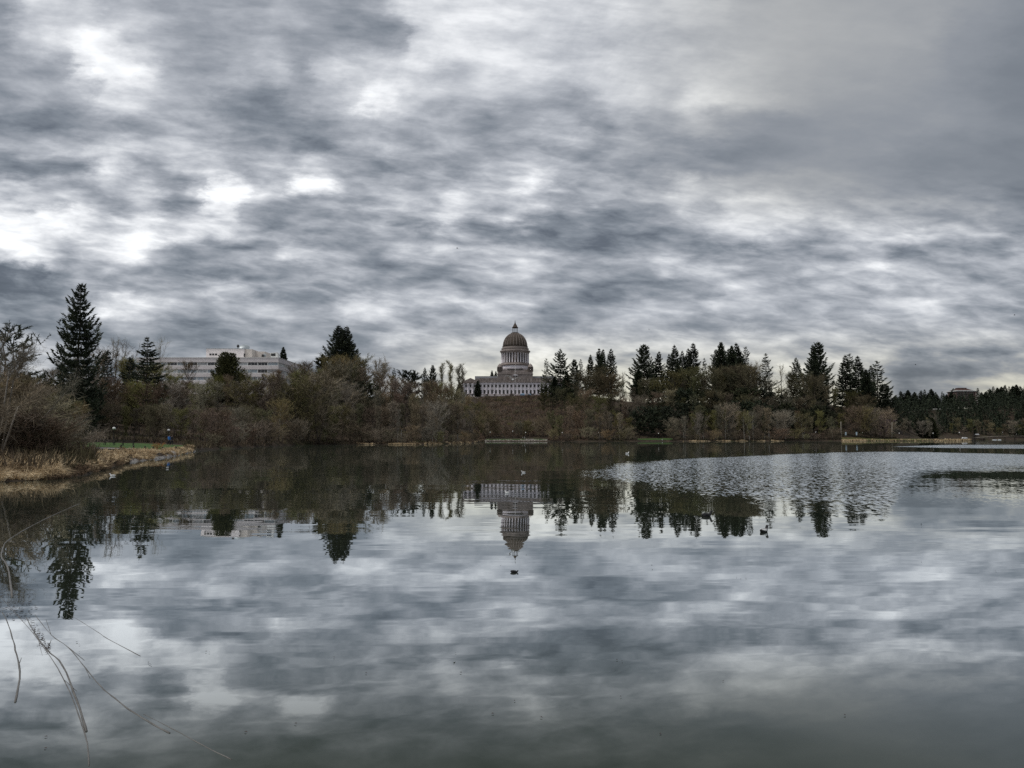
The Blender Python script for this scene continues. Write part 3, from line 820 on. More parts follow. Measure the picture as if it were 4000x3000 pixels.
CONIFERS = [
 # column, distance, top row, kind, crown material, width, label
 (415, 190, 1372, 'spire', None, 1.0, 'small dark spire conifer just right of the tallest spruce'),
 (500, 200, 1398, 'spire', None, 1.3, 'small dark spire conifer standing left of the layered cedar'),
 (1101, 430, 1355, 'fir_dense', None, 0.75, 'small conical fir rising behind the roof of the white office block'),
 (1216, 330, 1440, 'spire', None, 0.9, 'small leaning spire conifer at the right end of the office block'),
 (1254, 335, 1386, 'ivy_column', 'ivy', 1.0, 'narrow ivy-clad evergreen just left of the twin-topped fir'),
 (1537, 430, 1437, 'fir_open', None, 0.8, 'small open fir standing alone right of the twin-topped fir'),
 (1604, 440, 1455, 'evergreen', 'needle', 1.1, 'dark round-headed evergreen between the lone small fir and the fir pair'),
 (1659, 520, 1436, 'fir_ragged', None, 0.6, 'ragged dark fir, left one of the pair beside the bare poplars'),
 (1689, 525, 1427, 'fir_broad', None, 0.6, 'fuller dark fir, right one of the pair beside the bare poplars'),
 (1797, 800, 1496, 'yew', None, 1.35, 'dark conical yew at the left corner of the domed building'),
 (1866, 842, 1488, 'yew', None, 1.0, 'slim dark yew in front of the wall between pavilion and long facade'),
 (1922, 960, 1447, 'fir_dense', None, 0.6, 'tiny far fir above the low roof, left one of two beside the dome'),
 (1936, 960, 1450, 'fir_dense', None, 0.55, 'tiny far fir above the low roof, the one nearer the dome'),
 (2134, 800, 1400, 'fir_open', 'pale_needle', 0.85, 'thin yellowish fir in front of the right end of the domed building'),
 (2190, 760, 1363, 'fir_ragged', None, 0.95, 'tall ragged fir, first big one right of the domed building'),
 (2166, 742, 1470, 'fir_dense', None, 1.1, 'low dark fir filling the right end of the long facade'),
 (2215, 735, 1450, 'fir_dense', None, 1.0, 'low dark fir under the first tall ragged fir'),
 (2245, 750, 1404, 'fir_broad', None, 0.8, 'shorter bushy fir right of the first tall ragged fir'),
 (2269, 760, 1403, 'fir_open', None, 0.75, 'shorter open-crowned fir before the clump of three tall firs'),
 (2308, 735, 1385, 'fir', None, 0.7, 'lowest fir of the tight clump above the big brown maple'),
 (2343, 740, 1361, 'fir_slim', None, 1.0, 'tallest fir of the tight clump above the big brown maple'),
 (2356, 755, 1365, 'fir', None, 0.85, 'second tallest fir of the clump above the big brown maple'),
 (2389, 730, 1363, 'fir_slim', None, 1.0, 'lone slim fir at the gap of sky right of the domed building'),
 (2517, 690, 1346, 'fir_broad', None, 0.90, 'broad fir, first one right of the gap of sky'),
 (2497, 680, 1440, 'fir_dense', None, 1.1, 'low dark fir under the first broad fir right of the sky gap'),
 (2547, 700, 1393, 'fir_open', None, 0.7, 'short thin fir tucked beside the first broad fir'),
 (2576, 695, 1373, 'fir', None, 0.85, 'medium fir standing over the bright gap between trunks'),
 (2616, 690, 1383, 'fir_slim', None, 0.8, 'short slim fir at the left of the dense middle fir group'),
 (2639, 685, 1349, 'fir', None, 0.85, 'tall fir, left peak of the dense middle group'),
 (2652, 675, 1420, 'fir_dense', None, 1.0, 'low bushy fir filling the middle of the dense group'),
 (2669, 695, 1371, 'fir_slim', None, 0.85, 'slim fir between the two peaks of the dense middle group'),
 (2692, 700, 1362, 'fir_slim', None, 0.85, 'slim fir just left of the right peak of the dense middle group'),
 (2711, 690, 1341, 'fir_slim', None, 1.15, 'tall narrow fir, right peak of the dense middle group'),
 (2754, 700, 1399, 'fir_open', None, 0.7, 'small fir alone in the dip between two tall fir groups'),
 (2799, 690, 1365, 'fir_ragged', None, 0.75, 'medium ragged fir leaning on the steep pointed fir'),
 (2821, 685, 1337, 'fir_dense', None, 0.80, 'steep pointed dense fir, tallest of the bluff right of the dip'),
 (2849, 700, 1364, 'fir_slim', None, 0.8, 'slim fir between the steep pointed fir and the flat-topped clump'),
 (2864, 690, 1350, 'fir_dense', None, 0.75, 'dense fir at the left of the flat-topped clump'),
 (2884, 695, 1341, 'fir', None, 0.95, 'highest fir of the flat-topped clump'),
 (2893, 680, 1392, 'fir_dense', None, 1.0, 'low bushy fir in the body of the flat-topped clump'),
 (2919, 690, 1354, 'fir_open', None, 0.90, 'open-branched fir at the right of the flat-topped clump'),
 (2995, 675, 1381, 'fir_open', None, 1.05, 'lone layered fir with clear sky on both sides'),
 (3113, 670, 1398, 'fir_ragged', None, 0.80, 'short ragged fir before the tall thick fir'),
 (3183, 665, 1347, 'fir', None, 0.72, 'narrower left half of the tall thick fir pair'),
 (3201, 668, 1337, 'fir_broad', None, 0.82, 'tall thick fir, biggest on the right part of the bluff'),
 (3190, 655, 1440, 'fir_dense', None, 1.1, 'low dark fir at the foot of the tall thick fir'),
 (3274, 690, 1480, 'fir_open', None, 0.9, 'small fir at the left foot of the last fir group'),
 (3307, 680, 1388, 'fir_slim', None, 1.15, 'left peak of the last fir group at the end of the bluff'),
 (3326, 690, 1381, 'fir_open', None, 1.0, 'highest peak of the last fir group at the end of the bluff'),
 (3357, 685, 1391, 'fir_slim', None, 1.15, 'third peak of the last fir group at the end of the bluff'),
 (3388, 670, 1443, 'fir_dense', None, 0.85, 'low dense fir inside the last fir group'),
 (3408, 690, 1427, 'fir_slim', None, 0.8, 'small slim fir beside the outermost fir of the bluff'),
 (3430, 680, 1409, 'fir_open', None, 1.15, 'outermost fir of the bluff, sloping towards the far hill'),
 (3458, 672, 1500, 'fir_broad', None, 1.1, 'low spreading fir at the very end of the bluff'),
]
for px, d, top, kind, cr, wide, label in CONIFERS:
    tree('fir_tree' if kind.startswith('fir') else ('yew_tree' if kind == 'yew' else 'evergreen_tree'), kind, px, d, top, label, 'conifer', crown=cr, wide=wide)

# ------------------------------------------------------------------ bare trees that stand out
BARE = [
 # column, distance, top, kind, crown, bark, width, label
 (250, 165, 1405, 'airy', 'grey_twig', None, 1.5, 'bare tree with thin upright twigs against the sky left of the tallest spruce'),
 (445, 215, 1352, 'airy', None, None, 1.1, 'thin bare tree on the skyline right of the tallest spruce'),
 (480, 225, 1362, 'airy', None, None, 1.1, 'thin bare tree on the skyline before the layered cedar'),
 (622, 260, 1350, 'airy', 'grey_twig', None, 0.8, 'bare tree with upright twigs just right of the layered cedar'),
 (732, 300, 1428, 'maple', 'twig', None, 0.8, 'small forked bare tree standing before the office windows'),
 (945, 318, 1470, 'alder', 'moss_twig', None, 0.9, 'mossy bare tree right of the rounded evergreen at the office'),
 (1022, 320, 1468, 'alder_slim', 'red_twig', None, 0.9, 'thin reddish bare tree before the office windows near the corner'),
 (1085, 305, 1488, 'maple', 'twig', None, 0.9, 'rounded brown bare tree below the office corner'),
 (1160, 330, 1470, 'multi', 'moss_twig', None, 0.9, 'mossy bare tree at the receding office wing'),
 (1190, 345, 1425, 'airy', 'grey_twig', None, 1.0, 'thin bare tree at the far end of the office wing'),
 (1290, 332, 1410, 'maple', 'moss_twig', None, 1.0, 'olive bare tree at the left foot of the twin-topped fir'),
 (1345, 328, 1416, 'maple', 'twig', None, 1.0, 'brown bare tree covering the foot of the twin-topped fir'),
 (1405, 335, 1416, 'alder', 'moss_twig', None, 1.15, 'olive bare tree at the right foot of the twin-topped fir'),
 (1445, 345, 1428, 'multi', 'grey_twig', None, 1.2, 'grey bare tree on the hill sloping down from the twin-topped fir'),
 (1490, 360, 1462, 'alder', 'twig', None, 1.2, 'brown bare tree left of the lone small fir'),
 (1720, 700, 1424, 'poplar', None, None, 1.1, 'tall bare poplar, first and thinnest beside the domed building'),
 (1765, 720, 1418, 'poplar', None, None, 1.2, 'tall bare poplar, highest of those beside the domed building'),
 (1788, 690, 1430, 'poplar', None, None, 1.2, 'tall bare poplar, third of those beside the domed building'),
 (1806, 720, 1440, 'poplar', 'grey_twig', None, 1.0, 'tall bare poplar closest to the domed building'),
 (2290, 600, 1478, 'maple', 'shade_twig', None, 1.15, 'big reddish brown bare maple on the slope right of the domed building'),
 (2335, 612, 1456, 'maple', 'shade_twig', None, 1.2, 'highest big brown bare maple on the slope below the fir clump'),
 (2385, 606, 1478, 'maple', 'shade_twig', None, 1.1, 'big brown bare maple at the right shoulder of the rounded thicket'),
 (2425, 620, 1500, 'alder', 'shade_moss', None, 1.2, 'olive bare tree sloping into the gap of sky'),
 (2435, 680, 1465, 'airy', 'grey_twig', None, 1.2, 'thin pale bare tree seen in the gap of sky'),
 (2476, 650, 1520, 'alder', 'shade_twig', None, 1.2, 'brown bare tree at the foot of the first broad fir'),
 (2520, 640, 1489, 'maple', 'shade_twig', None, 1.0, 'bare maple over the lower half of the first broad fir'),
 (2560, 645, 1484, 'maple', 'shade_moss', None, 0.8, 'bare maple over the bright gap between trunks'),
 (2640, 640, 1464, 'maple', 'shade_moss', None, 1.15, 'olive bare maple before the dense middle fir group'),
 (2700, 640, 1450, 'maple', 'shade_moss', None, 1.1, 'greyish bare maple before the right peak of the dense fir group'),
 (2745, 645, 1466, 'alder', 'shade_moss', None, 1.1, 'mossy bare tree under the small fir in the dip'),
 (2800, 640, 1450, 'maple', 'shade_twig', None, 1.1, 'brown bare maple under the steep pointed fir'),
 (2850, 645, 1448, 'maple', 'shade_twig', None, 1.1, 'brown bare maple under the flat-topped clump, left of two'),
 (2895, 640, 1448, 'maple', 'shade_twig', None, 1.1, 'brown bare maple under the flat-topped clump, right of two'),
 (2935, 642, 1446, 'alder', 'shade_twig', None, 1.3, 'reddish bare tree at the right edge of the flat-topped clump'),
 (2960, 665, 1428, 'airy', None, None, 0.9, 'airy bare tree left of the lone layered fir'),
 (3000, 640, 1484, 'multi', 'shade_moss', None, 0.9, 'mossy bare tree around the foot of the lone layered fir'),
 (3055, 670, 1442, 'airy', None, None, 1.2, 'airy bare tree in the gap right of the lone layered fir'),
 (3090, 650, 1469, 'multi', 'shade_moss', None, 1.0, 'mossy bare tree left of the short ragged fir'),
 (3140, 640, 1474, 'alder', 'shade_moss', None, 1.1, 'mossy bare tree right of the short ragged fir'),
 (3185, 625, 1484, 'maple', 'shade_twig', None, 1.0, 'brown bare tree over the foot of the tall thick fir'),
 (3255, 670, 1488, 'airy', 'grey_twig', None, 1.2, 'airy bare tree in the gap before the last fir group'),
 (3318, 622, 1545, 'alder', 'shade_moss', None, 1.2, 'olive bare tree below the last fir group'),
 (3372, 615, 1560, 'maple', 'shade_twig', None, 1.1, 'round brown bare tree below the outermost firs'),
 (3420, 622, 1590, 'multi', 'shade_moss', None, 1.2, 'greyish bare thicket tree at the end of the bluff'),
 (3453, 618, 1632, 'bush_round', 'pink_twig', None, 0.7, 'pale pinkish bush left of the leaning pale pole'),
]
for px, d, top, kind, cr, bark, wide, label in BARE:
    tree('pink_bush' if cr == 'pink_twig' else 'bare_tree', kind, px, d, top, label, 'bush' if cr == 'pink_twig' else 'tree', crown=cr, bark=bark, wide=wide)

# ------------------------------------------------------------------ thickets: rows of bare trees, row after row up the bank
rnd = random.Random(5)
KINDS = ['alder', 'alder_slim', 'maple', 'multi', 'willow', 'alder', 'maple']
CROWNS = ['twig', 'twig', 'moss_twig', 'red_twig', 'grey_twig', 'moss_twig', 'red_twig']

def row(x0, x1, step, dist, tops, label, group, kinds=KINDS, crowns=CROWNS, bark=None, jit=16, wide=(0.9, 1.25), name='bare_tree', cat='tree', chunk=None):
    """dist: px -> distance; tops: [(column, row), ...] of the tree tops; label may use {} for the landmark of its stretch"""
    px = x0 + step * 0.5
    while px < x1:
        p = px + rnd.uniform(-.4, .4) * step
        d = dist(p) * (1 + rnd.uniform(-.012, .012))
        d = max(d, shore(p) + 1.5)
        lab, grp = label, group
        if chunk:
            mark = [m for x, m in chunk if x <= p][-1]
            lab, grp = label.format(mark), group + ' ' + mark
        tree(name, rnd.choice(kinds), p, d, interp(tops, p) + rnd.uniform(-jit, jit), lab, cat, grp, crown=rnd.choice(crowns), bark=('pale_bark' if rnd.random() < 0.3 else None) if bark == 'mix' else bark,
             wide=rnd.uniform(*wide), min_h=2.0)
        px += step * rnd.uniform(0.85, 1.15)

LEFT = [(0, 'under the dark pines'), (150, 'below the tallest spruce'), (400, 'below the small spire conifers'), (540, 'below the layered cedar'),
        (680, 'below the office windows'), (830, 'below the rounded evergreen'), (960, 'below the office corner'), (1090, 'below the receding office wing'),
        (1230, 'below the twin-topped fir'), (1420, 'below the lone small fir'), (1570, 'below the round-headed evergreen'), (1700, 'below the bare poplars'), (1820, 'at the edge of the open brown slope')]
RIGHT = [(2000, 'below the long pale facade'), (2130, 'below the thin yellowish fir'), (2260, 'below the rounded brown maples'), (2420, 'below the gap of sky'),
         (2560, 'below the dense middle firs'), (2740, 'below the steep pointed fir'), (2860, 'below the flat-topped fir clump'), (2960, 'below the lone layered fir'),
         (3070, 'below the short ragged fir'), (3160, 'below the tall thick fir'), (3260, 'below the last fir group'), (3380, 'below the outermost firs')]

# left: skyline row, middle rows, shore row
row(170, 700, 52, lambda p: 215, [(0, 1445), (200, 1450), (420, 1405), (560, 1440), (640, 1450), (700, 1492)], 'bare brown tree on the upper bank {}', 'bare trees on the upper bank', chunk=LEFT)
row(640, 1210, 48, lambda p: 285, [(640, 1495), (740, 1505), (830, 1498), (900, 1482), (1050, 1478), (1150, 1464), (1210, 1432)], 'bare brown tree on the upper bank {}', 'bare trees on the upper bank', chunk=LEFT)
row(150, 780, 52, lambda p: 178, [(150, 1515), (400, 1495), (700, 1530), (780, 1530)], 'bare brown tree half way up the bank {}', 'bare trees half way up the bank', chunk=LEFT)
row(760, 1260, 46, lambda p: 250, [(760, 1520), (1000, 1505), (1260, 1480)], 'bare brown tree half way up the bank {}', 'bare trees half way up the bank', chunk=LEFT)
row(1230, 1640, 46, lambda p: 318, [(1230, 1450), (1330, 1440), (1480, 1490), (1640, 1515)], 'bare brown tree on the upper bank {}', 'bare trees on the upper bank', chunk=LEFT)
row(1500, 1800, 44, lambda p: 372, [(1500, 1478), (1560, 1492), (1620, 1488), (1680, 1508), (1740, 1532), (1800, 1548)], 'bare tree on the crest {}', 'bare trees on the crest', chunk=LEFT)
row(1190, 1800, 44, lambda p: 288 + max(0, p - 1600) * 0.12, [(1190, 1525), (1300, 1520), (1500, 1555), (1700, 1560), (1800, 1585)], 'bare brown tree half way up the bank {}', 'bare trees half way up the bank', chunk=LEFT)
row(330, 640, 40, lambda p: 150, [(330, 1590), (500, 1600), (640, 1600)], 'bare tree behind the bright lawn {}', 'bare trees behind the lawn', chunk=LEFT, crowns=['twig', 'moss_twig', 'moss_twig'])
row(640, 840, 40, lambda p: 168, [(640, 1605), (840, 1620)], 'bare tree near the lawn end {}', 'bare trees near the lawn end', chunk=LEFT)
row(830, 1250, 40, lambda p: shore(p) + 16, [(830, 1620), (1000, 1600), (1250, 1575)], 'bare tree low on the bank {}', 'bare trees low on the bank', chunk=LEFT, bark='mix')
row(1180, 1870, 36, lambda p: shore(p) + 9, [(1180, 1590), (1300, 1605), (1500, 1600), (1700, 1590), (1800, 1600), (1870, 1625)], 'slender bare tree along the waterline {}', 'slender trees along the waterline', chunk=LEFT, kinds=['alder_slim', 'alder', 'multi', 'willow'], crowns=['twig', 'moss_twig', 'grey_twig', 'red_twig'], bark='mix')
row(820, 1200, 34, lambda p: shore(p) + 4, [(820, 1695), (900, 1680), (1200, 1665)], 'low bare bush at the waterline {}', 'bushes at the waterline', chunk=LEFT, kinds=['bush', 'bush_round'], name='bare_bush', cat='bush', wide=(1.0, 1.5))
row(1200, 1880, 44, lambda p: shore(p) + 3, [(1200, 1680), (1880, 1690)], 'low bare bush at the waterline {}', 'bushes at the waterline', chunk=LEFT, kinds=['bush', 'bush_round'], name='bare_bush', cat='bush', wide=(1.0, 1.5))
row(1690, 1905, 25, lambda p: 425 + max(0, p - 1780) * 0.9, [(1690, 1520), (1740, 1534), (1800, 1564), (1850, 1584), (1885, 1600), (1905, 1625)], 'bare tree high on the bank end {}', 'bare trees where the bank runs out', chunk=LEFT)
row(1760, 1925, 25, lambda p: max(shore(p) + 22, 395 + max(0, p - 1780) * 0.95), [(1760, 1590), (1850, 1618), (1925, 1655)], 'low bare tree on the bank end {}', 'low bare trees where the bank runs out', chunk=LEFT)
# slender pale trunks at the left shore
for px, top, lab in [(1478, 1600, 'below the lone small fir'), (1555, 1610, 'in the brown thicket midway'), (1690, 1615, 'under the ragged fir pair'), (1705, 1640, 'under the fuller fir of the pair'), (1210, 1645, 'under the leaning spire conifer')]:
    tree('pale_trunk_tree', 'alder_slim', px, shore(px) + 3.5, top, 'pale-trunked slender bare tree at the water ' + lab, 'tree', None, crown='grey_twig', bark='pale_bark', wide=0.7)

# brown slope below the domed building: scattered shrubs
for i in range(44):
    px = rnd.uniform(1885, 2160)
    d = rnd.uniform(556, 815)
    tree('bare_bush', rnd.choice(['bush', 'bush_round']), px, d, 0, ('low russet shrub on the lower half of the open brown slope' if d < 690 else 'low russet shrub on the upper half of the open brown slope'), 'bush',
         'shrubs on the lower brown slope' if d < 690 else 'shrubs on the upper brown slope', crown=rnd.choice(['red_twig', 'twig', 'red_twig', 'moss_twig']), wide=rnd.uniform(1.2, 1.9), height=rnd.uniform(2.0, 4.2))
row(1900, 2130, 26, lambda p: 549, [(1900, 1650), (2000, 1668), (2080, 1655), (2130, 1640)], 'bare bush at the back of the lawn behind the pale stone wall', 'bushes behind the stone wall lawn', kinds=['bush', 'willow', 'bush_round'], name='bare_bush', cat='bush')
row(2110, 2300, 34, lambda p: 640, [(2110, 1560), (2180, 1540), (2300, 1540)], 'bare tree on the steep bank {}', 'bare trees on the steep bank', chunk=RIGHT, crowns=['shade_twig', 'shade_moss'])
# right: shore row of slender alders, rows up the bluff
row(2140, 2480, 36, lambda p: shore(p) + 10, [(2140, 1640), (2200, 1615), (2300, 1600), (2400, 1625), (2480, 1655)], 'slender bare tree along the far waterline {}', 'slender trees along the far waterline', chunk=RIGHT, kinds=['alder_slim', 'alder', 'multi'], crowns=['moss_twig', 'red_twig', 'twig'])
row(2620, 3260, 37, lambda p: shore(p) + 13, [(2620, 1640), (2700, 1610), (2850, 1600), (3000, 1612), (3150, 1622), (3260, 1640)], 'slender bare tree along the far waterline {}', 'slender trees along the far waterline', chunk=RIGHT, kinds=['alder_slim', 'alder_slim', 'alder', 'multi', 'willow'], crowns=['grey_twig', 'twig', 'moss_twig', 'grey_twig'], bark='mix')
row(2660, 3080, 34, lambda p: shore(p) + 7, [(2660, 1625), (2750, 1610), (2900, 1612), (3080, 1630)], 'pale-trunked bare tree at the far waterline {}', 'pale-trunked trees at the far waterline', chunk=RIGHT, kinds=['alder_slim', 'airy', 'multi'], crowns=['grey_twig', 'grey_twig', 'moss_twig'], bark='pale_bark', wide=(0.7, 1.0), name='pale_trunk_tree')
row(2330, 2440, 40, lambda p: shore(p) + 6, [(2330, 1625), (2440, 1630)], 'pale-trunked bare tree on the far waterline {}', 'pale-trunked trees at the far waterline', chunk=RIGHT, kinds=['alder_slim', 'airy'], crowns=['grey_twig'], bark='pale_bark', wide=(0.7, 1.0), name='pale_trunk_tree')
row(2150, 2480, 36, lambda p: shore(p) + 4, [(2150, 1690), (2480, 1692)], 'low brown bush on the far waterline {}', 'bushes on the far waterline', chunk=RIGHT, kinds=['bush', 'bush_round'], name='bare_bush', cat='bush', wide=(1.1, 1.7), crowns=['red_twig', 'twig'])
row(2610, 3280, 34, lambda p: shore(p) + 4, [(2610, 1690), (3000, 1695), (3280, 1685)], 'low brown bush on the far waterline {}', 'bushes on the far waterline', chunk=RIGHT, kinds=['bush', 'bush_round'], name='bare_bush', cat='bush', wide=(1.1, 1.7), crowns=['red_twig', 'twig', 'moss_twig'])
row(2230, 2480, 44, lambda p: 568, [(2230, 1560), (2330, 1540), (2480, 1570)], 'bare tree half way up the steep bluff {}', 'bare trees half way up the bluff', chunk=RIGHT, crowns=['shade_twig', 'shade_moss', 'red_twig'])
row(2480, 3300, 42, lambda p: 597 + max(0, p - 2900) * 0.06, [(2480, 1590), (2700, 1550), (2900, 1545), (3100, 1570), (3300, 1590)], 'dark bare tree half way up the steep bluff {}', 'bare trees half way up the bluff', chunk=RIGHT, crowns=['shade_twig', 'shade_moss', 'shade_twig'])
row(2480, 3300, 40, lambda p: 636 + max(0, p - 2900) * 0.05, [(2480, 1515), (2560, 1520), (2600, 1488), (2700, 1478), (2755, 1490), (2800, 1465), (2930, 1462), (2990, 1510), (3060, 1530), (3120, 1505), (3200, 1505), (3260, 1535), (3300, 1550)], 'bare tree near the brow of the bluff {}', 'bare trees near the brow of the bluff', chunk=RIGHT, crowns=['shade_twig', 'shade_moss'])
# dark ivy-clad evergreens on the bluff face
row(2450, 3260, 27, lambda p: 582 + max(0, p - 2900) * 0.06, [(2450, 1590), (2700, 1580), (3000, 1585), (3260, 1605)], 'dark ivy-clad evergreen on the bluff face {}', 'dark evergreens on the bluff face', chunk=RIGHT, kinds=['evergreen', 'evergreen', 'ivy_column'], crowns=['ivy', 'needle'], name='evergreen_tree')
row(2470, 3240, 34, lambda p: 614 + max(0, p - 2900) * 0.06, [(2470, 1545), (2700, 1530), (3000, 1540), (3240, 1560)], 'dark ivy-clad evergreen high on the bluff {}', 'dark evergreens high on the bluff', chunk=RIGHT, kinds=['evergreen', 'fir_broad'], crowns=['ivy', 'needle'], name='evergreen_tree')
row(2120, 2260, 34, lambda p: 690, [(2120, 1520), (2260, 1500)], 'dark evergreen on the bank under the first tall ragged fir', 'dark evergreens under the first ragged fir', kinds=['evergreen', 'ivy_column'], crowns=['ivy', 'needle'], name='evergreen_tree')
row(2465, 2650, 26, lambda p: 552, [(2465, 1625), (2540, 1610), (2650, 1620)], 'dark evergreen right behind the small lawn under the bluff', 'dark evergreens behind the small lawn', kinds=['evergreen'], crowns=['ivy', 'needle'], name='evergreen_tree')
row(2480, 2640, 34, lambda p: 604, [(2480, 1560), (2560, 1545), (2640, 1540)], 'bare tree on the bluff face above the small lawn', 'bare trees above the small lawn', kinds=['maple', 'multi', 'alder'])
row(3465, 3640, 26, lambda p: 720, [(3465, 1590), (3540, 1612), (3640, 1640)], 'dark evergreen in the dip between bluff and far hill', 'dark evergreens in the dip', kinds=['evergreen', 'fir_dense'], crowns=['needle', 'ivy'], name='evergreen_tree')
row(3470, 3620, 34, lambda p: 640, [(3470, 1640), (3620, 1665)], 'grey brown bare tree in the dip between bluff and far hill', 'bare trees in the dip', kinds=['maple', 'multi', 'alder'], crowns=['grey_twig', 'twig'])
row(3270, 3480, 40, lambda p: 598, [(3270, 1625), (3370, 1600), (3480, 1625)], 'bare bushy tree behind the grass spit {}', 'bushy trees behind the grass spit', chunk=RIGHT, kinds=['willow', 'alder', 'bush'])
for px, d, top, lab in [(235, 148, 1560, 'dark evergreen bush at the foot of the tallest spruce, on its left'), (330, 146, 1500, 'dark evergreen tree at the foot of the tallest spruce, on its right'),
                        (345, 140, 1565, 'low dark evergreen bush right under the tallest spruce'), (120, 165, 1470, 'dark evergreen on the skyline between pines and tallest spruce'),
                        (700, 225, 1520, 'small dark evergreen below the left office windows'), (640, 215, 1500, 'dark evergreen right of the layered cedar'),
                        (1270, 300, 1560, 'dark evergreen in the hollow under the twin-topped fir'), (1500, 300, 1555, 'dark evergreen in the shaded hollow of the hill'), (1425, 310, 1500, 'dark evergreen on the slope right of the twin-topped fir')]:
    tree('evergreen_tree', 'evergreen', px, d, top, lab, 'tree', None, crown='ivy' if px > 600 else 'needle', wide=0.95)

# near left: leaning pale stems in a dense thicket at the water
row(-120, 330, 46, lambda p: 66, [(-120, 1500), (0, 1520), (120, 1560), (330, 1650)], 'brown bare shrub of the near thicket behind the straw tussocks', 'near thicket shrubs', kinds=['willow', 'multi', 'bush'], crowns=['twig', 'red_twig', 'red_twig'], name='bare_bush', cat='bush', jit=25)
row(-60, 330, 52, lambda p: 95, [(-60, 1470), (120, 1530), (330, 1600)], 'brown bare tree behind the near thicket, left of the lawn', 'trees behind the near thicket', kinds=['willow', 'multi', 'maple'], crowns=['twig', 'red_twig', 'moss_twig'], jit=20)

M['stem_bark'] = surface('stem_bark', (0.21, 0.19, 0.165), 0.9, 0.15, 0.45, 2.0, tint=(0.33, 0.30, 0.26))
row(-100, 262, 30, lambda p: shore(p) + 15, [(-100, 1560), (40, 1590), (150, 1640), (262, 1690)], 'dense brown shrub right behind the near straw tussocks', 'shrubs behind the near tussocks', kinds=['bush', 'bush_round', 'willow'], crowns=['twig', 'red_twig', 'red_twig', 'twig'], name='bare_bush', cat='bush', jit=25, wide=(1.0, 1.4))
def leaning(stems, d, label, seed):
    """a pale multi-stemmed tree whose stems follow the given photograph points"""
    rs = np.random.RandomState(seed)
    tm, tris = MB(), []
    x0, y0 = px_x(stems[0][0][0], d), d
    zb = ground(stems[0][0][0], d) - 0.1
    for k, pts in enumerate(stems):
        P = [np.array([px_x(a, d) - x0, 0.35 * i * (1 if k % 2 else -1), px_z(b, d) - zb]) for i, (a, b) in enumerate(pts)]
        r = [0.042 * (1 - 0.70 * i / (len(P) - 1)) + 0.01 for i in range(len(P))]
        tm.tube(P, r, 6)
        m = 150
        u = rs.uniform(0.3, 1.0, m) * (len(P) - 1)
        i0 = np.minimum(u.astype(int), len(P) - 2)
        A = np.array(P)
        q = A[i0] + (A[i0 + 1] - A[i0]) * (u - i0)[:, None]
        d0 = A[i0 + 1] - A[i0]; d0 /= np.linalg.norm(d0, axis=1, keepdims=True)
        d1 = d0 * 0.8 + rs.normal(0, 0.55, (m, 3))
        l1 = rs.uniform(0.5, 1.6, m)
        tris.append(blades(q, d1, l1, np.full(m, 0.022), rs))
        q2 = np.repeat(q, 4, 0) + np.repeat(d1 / np.linalg.norm(d1, axis=1, keepdims=True) * l1[:, None], 4, 0) * rs.uniform(.2, 1, (m * 4, 1))
        tris.append(blades(q2, np.repeat(d1, 4, 0) * .6 + rs.normal(0, .6, (m * 4, 3)), rs.uniform(.25, .7, m * 4), np.full(m * 4, 0.016), rs))
    o = thing('leaning_tree', label, 'tree', (x0, y0, zb))
    tm.obj('trunk', M['stem_bark'], o)
    link('crown', tri_mesh('crown', np.concatenate(tris), M['grey_twig']), o)

leaning([[(2, 1800), (5, 1480), (12, 1400), (20, 1340)], [(4, 1700), (13, 1458), (35, 1410), (60, 1370)]], 50, 'bare tree with two pale upright stems at the picture edge under the pines', 1)
leaning([[(10, 1790), (60, 1488), (92, 1450), (125, 1415)]], 52, 'thin pale stem leaning right, above the near thicket', 2)
leaning([[(8, 1800), (13, 1697), (45, 1640), (63, 1600)], [(10, 1790), (55, 1590), (85, 1560), (118, 1522)]], 48, 'crooked forked pale stem low in the near thicket', 3)
leaning([[(90, 1800), (113, 1697), (200, 1625), (290, 1535), (330, 1500)]], 55, 'long slender stem leaning far right across the near thicket', 4)
leaning([[(262, 1800), (278, 1745), (308, 1697), (335, 1675), (362, 1655)]], 60, 'short stem leaning right in front of the lawn, nearest the lamp', 5)
leaning([[(330, 1760), (345, 1735), (385, 1712), (420, 1700)]], 64, 'low stem bending over the lawn edge left of the dark lamp post', 6)

# ------------------------------------------------------------------ the far hill on the right
def far_forest():
    rs = np.random.RandomState(8)
    tm, tris = None, []
    base = []
    for i in range(900):
        px = 3440 + 1100 * rs.rand()
        d = 915 + 250 * rs.rand()
        H = rs.uniform(13, 25) * (1.0 if d > 1000 else 0.75)
        R_ = H * rs.uniform(0.16, 0.26)
        x, z = px_x(px, d), ground(px, d)
        m = 150
        t = rs.rand(m) ** 0.8
        a = rs.uniform(0, 6.283, m)
        rr = R_ * (1 - t) * rs.uniform(0.4, 1.1, m)
        pos = np.stack([x + rr * np.cos(a), d + rr * np.sin(a), z + H * (0.05 + 0.95 * t)], 1)
        dr = np.stack([np.cos(a), np.sin(a), rs.uniform(-0.6, 0.2, m)], 1)
        s = rs.uniform(1.0, 2.0, m)
        tris.append(blades(pos, dr, s, s * 0.8, rs))
    me = tri_mesh('forest', np.concatenate(tris), M['needle'])
    tag(link('forest', me), 'dark conifer wood covering the far hill', None, None, 'stuff')
far_forest()
